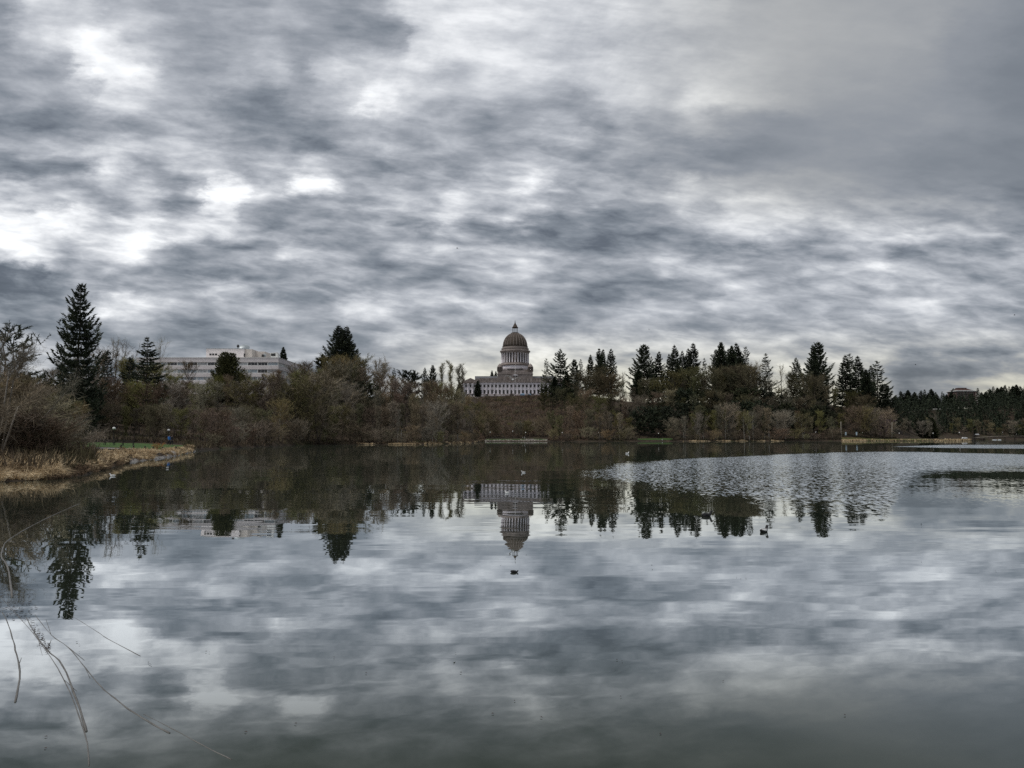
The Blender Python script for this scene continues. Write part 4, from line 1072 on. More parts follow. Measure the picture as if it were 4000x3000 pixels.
RIDGE = [(3500, 1545), (3521, 1527), (3535, 1535), (3550, 1523), (3574, 1531), (3600, 1525), (3614, 1522), (3628, 1536), (3641, 1519), (3662, 1538), (3680, 1542), (3700, 1540), (3716, 1535), (3726, 1517),
         (3822, 1516), (3836, 1532), (3853, 1530), (3870, 1518), (3884, 1510), (3900, 1514), (3915, 1510), (3929, 1504), (3945, 1510), (3960, 1507), (3975, 1502), (3990, 1508), (4010, 1500)]
for i, (px, top) in enumerate(RIDGE):
    side = 'left of the brown hillside hotel' if px < 3730 else 'right of the brown hillside hotel'
    tree('fir_tree', ['fir_dense', 'fir', 'spire', 'fir_dense'][i % 4], px, 1130 if px < 3740 else 1145, top, 'small dark fir on the skyline of the far hill, ' + side, 'conifer',
         'skyline firs ' + side, wide=1.25)
row(3480, 4060, 26, lambda p: 905 if p < 3795 else 915, [(3480, 1655), (3560, 1640), (3700, 1652), (3850, 1662), (4060, 1650)], 'brown bare tree along the foot of the far hill', 'bare trees along the foot of the far hill',
    crowns=['grey_twig', 'twig', 'moss_twig'], kinds=['maple', 'alder', 'multi'], wide=(1.0, 1.4))

# ------------------------------------------------------------------ undergrowth, reeds
def scatter(name, label, mat, n, px_fn, d_fn, ln, wd, seed, up=1.0, keep=None):
    rs = np.random.RandomState(seed)
    P = []
    while len(P) < n:
        px = px_fn(rs)
        d = d_fn(px, rs)
        if keep and not keep(px, d, rs): continue
        P.append((px_x(px, d), d, max(0.0, ground(px, d))))
    P = np.array(P)
    d = rs.normal(0, 0.45, (n, 3)); d[:, 2] = np.abs(d[:, 2]) * 0.5 + up
    L = ln[0] + (ln[1] - ln[0]) * rs.rand(n)
    k = np.array([mnoise.noise((p[0] * 0.25, p[1] * 0.25, 1.0)) for p in P])
    L = L * (1.0 + 0.75 * k)
    V = blades(P, d, L, wd[0] + (wd[1] - wd[0]) * rs.rand(n), rs)
    return tag(link(name, tri_mesh(name, V, mat)), label, None, None, 'stuff')

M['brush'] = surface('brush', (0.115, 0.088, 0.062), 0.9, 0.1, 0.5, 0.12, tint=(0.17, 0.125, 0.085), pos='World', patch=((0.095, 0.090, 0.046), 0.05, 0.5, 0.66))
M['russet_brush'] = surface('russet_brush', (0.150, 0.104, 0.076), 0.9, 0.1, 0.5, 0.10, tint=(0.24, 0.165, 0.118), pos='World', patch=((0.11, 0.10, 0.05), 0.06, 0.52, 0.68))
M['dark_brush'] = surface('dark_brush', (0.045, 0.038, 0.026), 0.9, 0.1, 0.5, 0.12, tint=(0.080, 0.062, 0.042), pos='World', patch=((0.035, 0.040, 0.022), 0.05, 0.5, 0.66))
M['reed'] = surface('reed', (0.62, 0.48, 0.30), 0.85, 0.15, 0.35, 0.5, tint=(0.78, 0.65, 0.45), pos='World', patch=((0.24, 0.17, 0.10), 0.35, 0.50, 0.64))
def lawn_free(px, d, rs):
    if 120 < px < 725 and 95 < d < 150: return False
    if 380 < px < 765 and d < 98: return False
    if 1893 < px < 2140 and d < 548: return False
    if 2488 < px < 2630 and d < shore(px) + 29: return False
    if 3282 < px < 3790 and d < shore(px) + 27: return False
    return True
scatter('undergrowth', 'tangled brown brush covering the left bank', M['brush'], 22000, lambda r: r.uniform(-150, 1900), lambda p, r: shore(p) + 1.5 + abs(r.rand() ** 1.3) * (min(430, shore(p) + 150) - shore(p)), (0.4, 1.3), (0.10, 0.28), 3, keep=lawn_free)
scatter('undergrowth', 'tangled russet brush on the slope under the domed building', M['russet_brush'], 20000, lambda r: r.uniform(1860, 2300), lambda p, r: shore(p) + 2 + r.rand() * (820 - shore(p)), (0.7, 2.0), (0.3, 0.7), 4, keep=lawn_free)
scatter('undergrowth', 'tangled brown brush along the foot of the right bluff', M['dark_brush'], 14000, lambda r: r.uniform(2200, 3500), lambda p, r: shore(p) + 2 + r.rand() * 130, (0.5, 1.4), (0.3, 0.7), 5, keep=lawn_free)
def tussocks(name, label, mat, n, px_fn, d_fn, per, ln, wd, seed, keep=None):
    """arching grass clumps"""
    rs = np.random.RandomState(seed)
    out, k = [], 0
    while k < n:
        px = px_fn(rs); d = d_fn(px, rs)
        if keep and not keep(px, d, rs): continue
        k += 1
        x, z = px_x(px, d), max(0.0, ground(px, d))
        m = int(per * rs.uniform(.6, 1.4))
        a = rs.uniform(0, 6.283, m)
        lean = rs.rand(m) ** 0.7 * 1.5
        sz = rs.uniform(.6, 1.35)
        rad = np.stack([np.cos(a), np.sin(a), np.zeros(m)], 1)
        L = rs.uniform(ln[0], ln[1], m) * sz
        p0 = np.array([x, d, z]) + rad * (rs.rand(m) * 0.16 * sz)[:, None]
        d1 = rad * (lean * .55)[:, None] + np.array([0, 0, 1.0]) + rs.normal(0, .1, (m, 3))
        w = rs.uniform(wd[0], wd[1], m)
        d1n = d1 / np.linalg.norm(d1, axis=1, keepdims=True)
        p1 = p0 + d1n * (L * .6)[:, None]
        out.append(blades(p0, d1, L * .75, w, rs))
        d2 = rad * (lean * 1.1)[:, None] + np.array([0, 0, 1.0]) * (0.75 - lean * .75)[:, None] + rs.normal(0, .15, (m, 3))
        out.append(blades(p1, d2, L * .6, w * .8, rs))
    return tag(link(name, tri_mesh(name, np.concatenate(out), mat)), label, None, None, 'stuff')

tussocks('reeds', 'clump of straw coloured tussocks at the near water edge under leaning stems', M['reed'], 190, lambda r: r.uniform(-120, 268), lambda p, r: shore(p) - .2 + r.rand() ** 1.3 * 13, 60, (0.35, 0.85), (0.018, 0.04), 6)
tussocks('reeds', 'bank of straw coloured reeds reaching out into the lake before the lawn', M['reed'], 620, lambda r: 335 + 420 * r.rand() ** 0.75, lambda p, r: shore(p) - .3 + r.rand() ** 1.1 * min(32, 95.5 - shore(p) if p < 610 else 16), 34, (0.25, 0.50), (0.04, 0.085), 7,
         keep=lambda p, d, r: (d < 96 or p > 640) and mnoise.noise((p * .02, d * .12, 4.0)) > -.25)
M['dead_reed'] = surface('dead_reed', (0.17, 0.12, 0.080), 0.9, 0.1, 0.4, 0.5, tint=(0.30, 0.22, 0.145), pos='World')
tussocks('sedge', 'dull brown dead sedge on the flat between the two straw coloured beds', M['dead_reed'], 420, lambda r: r.uniform(205, 560), lambda p, r: shore(p) - .6 + r.rand() ** 1.4 * 22, 26, (0.15, 0.42), (0.03, 0.06), 16, keep=lambda p, d, r: p < 400 or r.rand() < .45)
scatter('reeds', 'patchy straw coloured grass along the waterline left of the stone wall', M['reed'], 4200, lambda r: r.uniform(1395, 1892), lambda p, r: shore(p) + 0.1 + r.rand() ** 2 * 5, (0.25, 0.62), (0.10, 0.25), 8, keep=lambda p, d, r: mnoise.noise((p * 0.022, d * 0.4, 3.3)) + 0.25 * mnoise.noise((p * 0.12, d, 1)) > 0.12 - 0.2 * r.rand())
scatter('reeds', 'dry grass fringe along the grass spit', M['reed'], 2200, lambda r: r.choice([r.uniform(3284, 3380), r.uniform(3640, 3788), r.uniform(3284, 3788)]), lambda p, r: shore(p) + 0.2 + r.rand() * 4, (0.5, 1.1), (0.25, 0.6), 9)
scatter('reeds', 'dry grass tufts below the bluff along the far waterline', M['reed'], 1500, lambda r: r.uniform(2640, 3060), lambda p, r: shore(p) + 0.1 + r.rand() * 2.5, (0.3, 0.8), (0.2, 0.5), 10, keep=lambda p, d, r: mnoise.noise((p * 0.03, d * .3, 7.3)) > 0.25 - 0.3 * r.rand())
# ------------------------------------------------------------------ materials of the buildings
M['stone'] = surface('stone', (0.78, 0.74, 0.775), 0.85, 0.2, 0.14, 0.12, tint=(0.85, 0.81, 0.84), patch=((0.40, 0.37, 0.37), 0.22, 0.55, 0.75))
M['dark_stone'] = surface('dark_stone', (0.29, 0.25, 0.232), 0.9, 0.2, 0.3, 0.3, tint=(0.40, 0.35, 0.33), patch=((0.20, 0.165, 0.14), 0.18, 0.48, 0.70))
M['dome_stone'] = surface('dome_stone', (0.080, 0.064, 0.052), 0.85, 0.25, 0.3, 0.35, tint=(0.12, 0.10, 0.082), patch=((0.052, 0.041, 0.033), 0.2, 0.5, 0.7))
M['rib_stone'] = surface('rib_stone', (0.27, 0.235, 0.215), 0.85, 0.2, 0.2, 0.5)
M['roof_lead'] = surface('roof_lead', (0.30, 0.31, 0.33), 0.6, 0.4, 0.15, 0.2)
M['dark_glass'] = surface('dark_glass', (0.025, 0.024, 0.026), 0.25, 0.5, 0.4, 1.0)
M['concrete'] = surface('concrete', (0.80, 0.745, 0.74), 0.85, 0.2, 0.08, 0.25, tint=(0.85, 0.79, 0.785), patch=((0.68, 0.62, 0.61), 0.12, 0.55, 0.75))
M['cream'] = surface('cream', (0.60, 0.55, 0.51), 0.85, 0.2, 0.08, 0.4)
M['office_glass'] = surface('office_glass', (0.36, 0.41, 0.45), 0.25, 0.6, 0.25, 0.4, rand=0.4)
M['shade_glass'] = surface('shade_glass', (0.035, 0.036, 0.042), 0.15, 0.6, 0.3, 0.6, rand=0.4)
M['blind'] = surface('blind', (0.50, 0.51, 0.52), 0.6, 0.3, 0.1, 0.8, rand=0.3)
M['white_paint'] = surface('white_paint', (0.80, 0.80, 0.78), 0.6, 0.3, 0.05, 2.0)
M['metal'] = surface('metal', (0.36, 0.40, 0.42), 0.45, 0.5, 0.15, 1.0, metallic=0.3)
M['dark_metal'] = surface('dark_metal', (0.030, 0.030, 0.032), 0.5, 0.4, 0.2, 2.0)
M['blue_cover'] = surface('blue_cover', (0.22, 0.33, 0.46), 0.7, 0.3, 0.35, 0.9)

# ------------------------------------------------------------------ the domed building
def domed_building():
    D = 864.0
    S = D / 3000.0
    X = lambda px: (px - 2012.4) * S * 1.0025
    Zp = lambda py: px_z(py, D)
    base = Zp(1549)
    cx = px_x(2012.4, D)
    o = thing('domed_building', 'pale stone capitol with ribbed brown dome, lantern and two rows of windows', 'building', (cx, D, base))
    z = lambda py: Zp(py) - base
    # long block: facade towards the lake, front plane y = 0, pavilions stand 2.4 m forward
    x0, x1 = X(1871), X(2154)
    p0, p1 = X(1808), X(1868.5)
    q0, q1 = X(2156), X(2217)
    def facade_wall():
        m = MB()
        m.box(x0, x1, 0.0, 34.0, z(1541), z(1499))
        return m.obj('wall', M['stone'], o)
    facade_wall()
    for a, b, lab in ((p0, p1, 'end pavilion'), (q0, q1, 'end pavilion')):
        w = MB()
        w.box(a, b, -2.4, 36.0, z(1541), z(1499))
        pv = w.obj('pavilion', M['stone'], o)
        e = MB(); e.box(a - .5, b + .5, -2.95, 36.5, z(1499), z(1496)); e.box(a - .9, b + .9, -3.4, 37, z(1496), z(1490.5))
        e.obj('cornice', M['dark_stone'], pv)
        g = MB()
        mid = (a + b) / 2
        g.add([(a, -2.7, z(1490.4)), (b, -2.7, z(1490.4)), (mid, -2.7, z(1477.0)), (a, 30, z(1490.4)), (b, 30, z(1490.4)), (mid, 30, z(1477.0))],
              [(0, 1, 2), (5, 4, 3), (0, 2, 5, 3), (1, 4, 5, 2), (0, 3, 4, 1)])
        g.box(a - .2, a + 2.2, -2.9, 0, z(1490.4), z(1479)); g.box(b - 2.2, b + .2, -2.9, 0, z(1490.4), z(1479))
        g.obj('pediment', M['dark_stone'], pv)
        n = 4
        for k in range(n):
            c = MB()
            xx = a + 1.4 + (b - a - 2.8) * k / (n - 1)
            c.lathe([(0.95, z(1539.9)), (0.95, z(1537)), (0.8, z(1536.5)), (0.68, z(1503)), (0.95, z(1502)), (0.95, z(1499.2))], 12, xx, -2.75)
            c.obj('column', M['stone'], pv)
    # entablature of the long block: frieze, cornice, parapet
    m = MB(); m.box(x0 + .02, x1 - .02, -.30, 34.2, z(1499), z(1494)); m.obj('frieze', M['stone'], o)
    m = MB(); m.box(x0 + .02, x1 - .02, -1.10, 34.6, z(1494), z(1490.2)); m.obj('cornice', M['dark_stone'], o)
    m = MB(); m.box(x0 + .02, x1 - .02, -.35, 33.0, z(1490.2), z(1477.5))
    for k in range(24):
        xx = x0 + (x1 - x0) * (k + .5) / 24
        m.box(xx - .45, xx + .45, -.62, .0, z(1489.5), z(1476.8))
    m.obj('parapet', M['dark_stone'], o)
    # windows and pilasters: 15 bays in view, carried on behind the firs
    n = 19
    for k in range(n):
        xx = X(1892.5 + 15.05 * k - 15.05)
        if xx > x1 - 1.2: break
        for ya, yb in ((1538.3, 1523.2), (1513.2, 1502.2)):
            f = MB()
            hw = 1.05
            f.box(xx - hw - .28, xx + hw + .28, -.16, .02, z(ya) - .3, z(ya) + .0)
            f.box(xx - hw - .22, xx - hw, -.10, .02, z(ya), z(yb)); f.box(xx + hw, xx + hw + .22, -.10, .02, z(ya), z(yb))
            f.box(xx - hw - .28, xx + hw + .28, -.16, .02, z(yb), z(yb) + .3)
            w = f.obj('window', M['stone'], o)
            g = MB(); g.box(xx - hw, xx + hw, -.05, .015, z(ya) + .002, z(yb) - .002); g.obj('pane', M['dark_glass'], w)
        pc = MB(); xp = xx + 15.05 * S / 2
        if xp < x1 - .8:
            pc.box(xp - .85, xp + .85, -.55, .01, z(1539.5), z(1499.2)); pc.box(xp - 1.05, xp + 1.05, -.68, .01, z(1541), z(1539.5)); pc.box(xp - 1.05, xp + 1.05, -.68, -.05, z(1501.2), z(1499.3))
            pc.obj('pilaster', M['stone'], o)
    for a, b in ((p0, p1), (q0, q1)):
        for k in range(3):
            xx = a + 1.4 + (b - a - 2.8) * (k + .5) / 3
            for ya, yb in ((1538.3, 1523.2), (1513.2, 1502.2)):
                f = MB(); hw = 1.0
                f.box(xx - hw - .25, xx + hw + .25, -2.55, -2.38, z(ya) - .3, z(ya)); f.box(xx - hw - .2, xx - hw, -2.50, -2.38, z(ya), z(yb)); f.box(xx + hw, xx + hw + .2, -2.50, -2.38, z(ya), z(yb)); f.box(xx - hw - .25, xx + hw + .25, -2.55, -2.38, z(yb), z(yb) + .3)
                w = f.obj('window', M['stone'], o)
                g = MB(); g.box(xx - hw, xx + hw, -2.45, -2.385, z(ya) + .002, z(yb) - .002); g.obj('pane', M['dark_glass'], w)
    # plinth with dark joint line
    m = MB(); m.box(x0 - .02, x1 + .02, -1.2, 34, z(1545), z(1541)); m.obj('plinth', M['dark_stone'], o)
    m = MB(); m.box(p0 - 1, q1 + 1, -3.6, 38, z(1560), z(1545)); m.obj('basement', M['stone'], o)
    # low roof of the rear wings
    m = MB(); m.box(X(1853), X(2172), 12, 44, z(1480), z(1466)); m.obj('roof', M['roof_lead'], o)
    # ---- the tower: square base, corner turrets, drum, dome, lantern; centre 20 m back
    cy = 20.0
    r = lambda w: w * S / 2
    w = r(138)
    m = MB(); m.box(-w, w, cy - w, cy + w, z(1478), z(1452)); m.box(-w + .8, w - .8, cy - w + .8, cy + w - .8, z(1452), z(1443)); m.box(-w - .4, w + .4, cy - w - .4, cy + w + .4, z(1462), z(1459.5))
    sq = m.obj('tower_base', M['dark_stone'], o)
    g = MB(); g.add([(-3.4, cy - w - .35, z(1466.5)), (3.4, cy - w - .35, z(1466.5)), (0, cy - w - .35, z(1459)), (-3.4, cy - w + .2, z(1466.5)), (3.4, cy - w + .2, z(1466.5)), (0, cy - w + .2, z(1459))],
                    [(0, 1, 2), (5, 4, 3), (0, 2, 5, 3), (1, 4, 5, 2), (0, 3, 4, 1)])
    g.obj('gable', M['stone'], sq)
    for k in range(2):
        g = MB(); g.box(-1.9 + 2.1 * k, -.3 + 2.1 * k, cy - w - .12, cy - w + .05, z(1473), z(1467)); g.obj('window', M['dark_glass'], sq)
    d = MB(); d.box(-r(62), r(62), cy - w + .55, cy - w + .9, z(1443.6), z(1440)); d.obj('shadow_strip', M['dark_glass'], sq)  # flat dark strip standing in for the shadow at the drum's foot
    for sx in (-1, 1):
        for sy in (-1, 1):
            t = MB()
            tx, ty = sx * (w - 2.6), cy + sy * (w - 2.6)
            t.lathe([(2.9, z(1452)), (2.9, z(1434)), (3.2, z(1433.8)), (3.2, z(1431.5)), (2.6, z(1431.3)), (2.45, z(1428)), (1.7, z(1423.5)), (.5, z(1420.5)), (.18, z(1419.5)), (.12, z(1417))], 16, tx, ty)
            tu = t.obj('corner_turret', M['dark_stone'], o)
            for q in range(8):
                a = q * math.pi / 4
                c = MB(); c.lathe([(.34, z(1450)), (.28, z(1435)), (.36, z(1434.2))], 6, tx + 2.95 * math.cos(a), ty + 2.95 * math.sin(a)); c.obj('column', M['rib_stone'], tu)
    m = MB(); m.lathe([(r(112), z(1443)), (r(110), z(1424.5))], 48, 0, cy); m.obj('lower_drum', M['stone'], o)
    m = MB(); m.lathe([(r(113), z(1424.5)), (r(119), z(1422)), (r(119), z(1418.5)), (r(114), z(1416)), (r(114), z(1413.5))], 48, 0, cy, smooth=False); m.obj('drum_gallery', M['dark_stone'], o)
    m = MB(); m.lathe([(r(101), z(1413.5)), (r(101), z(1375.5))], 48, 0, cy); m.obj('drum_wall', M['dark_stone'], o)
    nb = 30
    for k in range(nb):
        a = 2 * math.pi * (k + .5) / nb
        c = MB()
        c.lathe([(.72, z(1413.4)), (.72, z(1412)), (.58, z(1411.6)), (.50, z(1378)), (.70, z(1377)), (.70, z(1375.6))], 8, (r(114) - .75) * math.cos(a), cy + (r(114) - .75) * math.sin(a))
        c.obj('column', M['stone'], o)
        a2 = 2 * math.pi * k / nb
        ca, sa = math.cos(a2), math.sin(a2)
        rr = r(101) + .04
        if k % 5 in (0, 1, 4) :
            g = MB()
            hw = .85
            pts = []
            for zz in (z(1411), z(1381)):
                for t in (-hw, hw):
                    pts.append((rr * ca - t * sa, cy + rr * sa + t * ca, zz))
            inner = [((rr - .35) * ca - t * sa, cy + (rr - .35) * sa + t * ca, zz) for zz in (z(1411), z(1381)) for t in (-hw, hw)]
            g.add(pts + inner, [(0, 1, 3, 2), (4, 6, 7, 5), (0, 2, 6, 4), (1, 5, 7, 3), (2, 3, 7, 6), (0, 4, 5, 1)])
            g.obj('window', M['dark_glass'], o)
    m = MB(); m.lathe([(r(113), z(1375.5)), (r(115), z(1369.5)), (r(122), z(1368)), (r(122), z(1364)), (r(118), z(1363.2))], 48, 0, cy, smooth=False); m.obj('drum_cornice', M['dark_stone'], o)
    m = MB(); m.lathe([(r(109), z(1363.2)), (r(108), z(1357.5)), (r(111), z(1357)), (r(111), z(1354.5)), (r(103), z(1354)), (r(102), z(1348.5))], 48, 0, cy, smooth=False); m.obj('attic', M['rib_stone'], o)
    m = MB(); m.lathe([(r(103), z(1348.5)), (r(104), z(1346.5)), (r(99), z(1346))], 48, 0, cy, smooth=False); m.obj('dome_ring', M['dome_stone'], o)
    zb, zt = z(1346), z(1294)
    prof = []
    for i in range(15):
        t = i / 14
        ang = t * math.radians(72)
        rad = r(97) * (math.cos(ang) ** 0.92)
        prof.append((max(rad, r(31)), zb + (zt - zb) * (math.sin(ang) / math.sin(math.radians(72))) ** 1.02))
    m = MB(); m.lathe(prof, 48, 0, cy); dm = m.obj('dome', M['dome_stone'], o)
    for k in range(24):
        a = 2 * math.pi * (k + .5) / 24
        c = MB()
        pts = [((p + .16) * math.cos(a), cy + (p + .16) * math.sin(a), zz) for p, zz in prof]
        c.tube(pts, [.34 - .16 * i / 14 for i in range(15)], 6)
        c.obj('rib', M['rib_stone'], dm)
    m = MB(); m.lathe([(r(33), z(1294.4)), (r(33), z(1291.5)), (r(27), z(1291.2)), (r(24), z(1289.5))], 24, 0, cy, smooth=False); m.obj('lantern_base', M['dome_stone'], o)
    ln = MB(); ln.lathe([(r(24), z(1271.5)), (r(25), z(1268.5)), (r(19), z(1267.8)), (r(18), z(1264.5)), (r(15), z(1262)), (r(12), z(1259)), (r(6.5), z(1254.5)), (r(3.4), z(1250)), (r(1.7), z(1244)), (r(1.1), z(1239.6))], 20, 0, cy)
    lt = ln.obj('lantern_roof', M['dome_stone'], o)
    core = MB(); core.lathe([(r(6.0), z(1289.5)), (r(6.0), z(1271.6))], 10, 0, cy)
    for k in range(8):
        a = 2 * math.pi * (k + .5) / 8
        c = MB(); c.lathe([(.42, z(1289.6)), (.30, z(1287.5)), (.28, z(1273.5)), (.42, z(1271.5))], 8, r(20) * math.cos(a), cy + r(20) * math.sin(a))
        c.obj('lantern_column', M['dome_stone'], lt)
    # retaining wall, tarpaulins, hedge and flagpole stand apart
    gy = D - 14
    wl = MB(); wl.box(px_x(1808, gy), px_x(2150, gy), gy, gy + .6, px_z(1566, gy) - 1, px_z(1549.5, gy))
    wl.box(px_x(1807, gy), px_x(2151, gy), gy - .15, gy + .75, px_z(1549.5, gy), px_z(1548.6, gy))
    tag(wl.obj('terrace_wall', M['concrete']), 'low pale terrace wall along the foot of the domed building', 'wall')
    for pxc, w_, h0, h1, lab in ((2041, 18, 1549, 1537, 'pale blue tarpaulin-covered stack before the facade, left one of two'), (2068, 15, 1551, 1538.5, 'pale blue tarpaulin-covered stack before the facade, right one of two')):
        yy = D - 9
        t = MB()
        a, b = px_x(pxc - w_ / 2, yy), px_x(pxc + w_ / 2, yy)
        za, zc = px_z(h0, yy), px_z(h1, yy)
        t.add([(a, yy - 2, za - 1.5), (b, yy - 2, za - 1.5), (b, yy + 2, za - 1.5), (a, yy + 2, za - 1.5), (a + .1, yy - 1.8, zc - .7), (b - .1, yy - 1.8, zc - .5), (b - .1, yy + 1.8, zc - .5), (a + .1, yy + 1.8, zc - .7), ((a + b) / 2 - .8, yy, zc), ((a + b) / 2 + .9, yy, zc + .1)],
              [(0, 3, 2, 1), (0, 1, 5, 4), (1, 2, 6, 5), (2, 3, 7, 6), (3, 0, 4, 7), (4, 5, 9, 8), (6, 7, 8, 9), (5, 6, 9), (7, 4, 8)])
        tag(t.obj('tarpaulin_stack', M['blue_cover']), lab, 'cover')
    fp = MB(); fy = D - 4
    fp.tube([(px_x(2012.5, fy), fy, base - 1.0), (px_x(2012.5, fy), fy, px_z(1424, fy))], [.22, .09], 8)
    fp.lathe([(.05, px_z(1424, fy) - .05), (.24, px_z(1424, fy) + .15), (.05, px_z(1424, fy) + .4)], 10, px_x(2012.5, fy), fy)
    tag(fp.obj('flagpole', M['white_paint']), 'white flagpole in front of the middle of the domed building', 'flagpole')
domed_building()
for px, d, top, w, lab in [(1824, 846, 1543, 2.2, 'low dark shrub left end of the terrace wall'), (1846, 846, 1547, 1.2, 'tiny dark shrub on the terrace between wall ends'), (1902, 845, 1546, 2.4, 'wide dark shrub before the terrace wall, left of two'),
                           (1932, 845, 1548, 2.2, 'wide dark shrub before the terrace wall, right of two'), (2000, 838, 1553, 3.2, 'broad low dark shrub below the tarpaulin stacks'), (2080, 835, 1556, 3.4, 'broad green shrub at the right end of the terrace wall'), (2112, 830, 1552, 3.0, 'green shrub joining the terrace wall to the firs')]:
    tree('evergreen_shrub', 'evergreen', px, d, top, lab, 'shrub', crown='ivy' if px > 2050 else 'needle', wide=w, min_h=2.2)

# ------------------------------------------------------------------ the white office block
def office_block():
    Y = 350.0
    xa, xb = -172.0, px_x(1084, Y)
    dep = 46.0
    yb = Y + dep
    Zp = lambda py: px_z(py, Y)
    base = Zp(1512)
    ox = (xa + xb) / 2
    o = thing('office_block', 'long white office block with ribbon windows and a penthouse on its roof', 'building', (ox, Y, base))
    X = lambda x: x - ox
    z = lambda py: Zp(py) - base
    A, B = X(xa), X(xb)
    def ring(za, zc, out):
        m = MB(); m.box(A - out, B + out, -out, dep + out, za, zc); return m
    levels = [(1501, 1486), (1472, 1457.5), (1443, 1428.5)]       # spandrels: bottom, top rows
    for a, b in levels:
        ring(z(a), z(b), 0.0).obj('spandrel', M['concrete'], o)
    ring(z(1415), z(1397.5), 0.0).obj('parapet', M['concrete'], o)
    ring(z(1397.5), z(1396), 0.18).obj('coping', M['white_paint'], o)
    ring(z(1565), z(1501), -0.3).obj('base_wall', M['cream'], o)
    rs = random.Random(3)
    nF, nS = 14, 9
    for wa, wb in [(1486, 1472), (1457.5, 1443), (1428.5, 1415)]:
        core = MB(); core.box(A + .9, B - .9, .9, dep - .9, z(wa), z(wb)); core.obj('core_wall', M['shade_glass'], o)
        for side, n in (('f', nF), ('s', nS)):
            for k in range(n):
                t0, t1 = k / n, (k + 1) / n
                mat = rs.choices([M['office_glass'], M['blind'], M['shade_glass']], [0.74, 0.14, 0.12])[0]
                f, g = MB(), MB()
                if side == 'f':
                    a, b = A + .3 + (B - A - .6) * t0, A + .3 + (B - A - .6) * t1
                    f.box(a, a + .16, .12, .5, z(wa), z(wb)); f.box(b - .16, b, .12, .5, z(wa), z(wb))
                    f.box(a + .16, b - .16, .2, .5, z(wa), z(wa) + .18)
                    for q in (1, 2): f.box(a + (b - a) * q / 3 - .035, a + (b - a) * q / 3 + .035, .2, .45, z(wa) + .18, z(wb))
                    w = f.obj('window', M['white_paint'], o)
                    g.box(a + .16, b - .16, .34, .42, z(wa) + .18, z(wb)); g.obj('pane', mat, w)
                else:
                    a, b = .6 + (dep - 1.2) * t0, .6 + (dep - 1.2) * t1
                    f.box(B - .5, B - .12, a, a + .28, z(wa), z(wb)); f.box(B - .5, B - .12, b - .28, b, z(wa), z(wb))
                    f.box(B - .5, B - .2, a + .28, b - .28, z(wa), z(wa) + .18)
                    w = f.obj('window', M['white_paint'], o)
                    g.box(B - .42, B - .34, a + .28, b - .28, z(wa) + .18, z(wb)); g.obj('pane', mat, w)
    # penthouse
    px = lambda p: X(px_x(p, Y + 8))
    zz = lambda py: px_z(py, Y + 8) - base
    m = MB(); m.box(px(799), px(948), 8, 24, z(1396), zz(1362.5)); ph = m.obj('penthouse', M['concrete'], o)
    m = MB(); m.box(px(798), px(948.8), 7.8, 24.2, zz(1362.5), zz(1360.8)); m.obj('roof_edge', M['metal'], ph)
    for k in range(3):
        v = MB(); v.box(px(812 + 11 * k), px(820 + 11 * k), 7.9, 8.1, zz(1388), zz(1381)); v.obj('vent', M['dark_metal'], ph)
    v = MB(); v.box(px(947), px(951.5), 7.9, 8.15, zz(1393), zz(1381)); v.obj('door', M['dark_metal'], ph)
    m = MB(); m.box(px(948.2), px(976), 9, 26, z(1396), zz(1363)); m.obj('penthouse_wing', M['cream'], ph)
    m = MB(); m.box(px(976.2), px(1013), 14, 30, z(1396), px_z(1373, Y + 14) - base); m.obj('low_penthouse', M['cream'], ph)
    v = MB(); v.box(px(1001), px(1014.5), 13.9, 14.1, px_z(1394, Y + 14) - base, px_z(1385, Y + 14) - base); v.obj('opening', M['dark_metal'], ph)
    # dish, fan, hood and masts stand on the roofs
    def world(p, py, d): return px_x(p, d), d, px_z(py, d)
    d = Y + 12
    dish = thing('satellite_dish', 'large grey dish aerial tilted on the penthouse roof', 'dish', world(950, 1362, d))
    b = MB()
    n, rr = 24, 2.3
    ringv = []
    for j, q in enumerate((0.0, .35, .7, 1.0)):
        for i in range(n):
            a = 2 * math.pi * i / n
            ringv.append((rr * q * math.cos(a), .55 * q * q, rr * q * math.sin(a)))
    fc = [(j * n + i, j * n + (i + 1) % n, (j + 1) * n + (i + 1) % n, (j + 1) * n + i) for j in range(3) for i in range(n)]
    b.add(ringv, fc, True)
    bo = b.obj('reflector', M['metal'], dish)
    bo.rotation_euler = (R(-52), R(18), 0); bo.location = (0, 0, 1.15)
    mm = MB(); mm.tube([(-.9, .3, -.2), (0, .3, 1.0)], .1, 6); mm.tube([(.9, .3, -.2), (0, .3, 1.0)], .1, 6); mm.obj('mount', M['dark_metal'], dish)
    d = Y + 10
    fx, fy, fz = world(923.5, 1361, d)
    f = MB(); f.lathe([(.22, fz - .3), (.22, fz + .55), (.55, fz + .7), (.62, fz + 1.1), (.45, fz + 1.55), (.12, fz + 1.9)], 12, fx, fy)
    tag(f.obj('roof_ventilator', M['dark_metal']), 'small dark roof ventilator left of the dish aerial', 'ventilator')
    d = Y + 6
    hx0, _, hz = world(1053, 1396, d); hx1 = px_x(1081, d)
    hood = thing('air_intake_hood', 'white sloping air intake hood with a dark mouth on the office roof', 'hood', ((hx0 + hx1) / 2, d, hz))
    hw = (hx1 - hx0) / 2
    h = MB(); h.prism([(-hw, 0), (hw, 0), (hw, 2.6), (-hw, 2.6)], 0, .35)
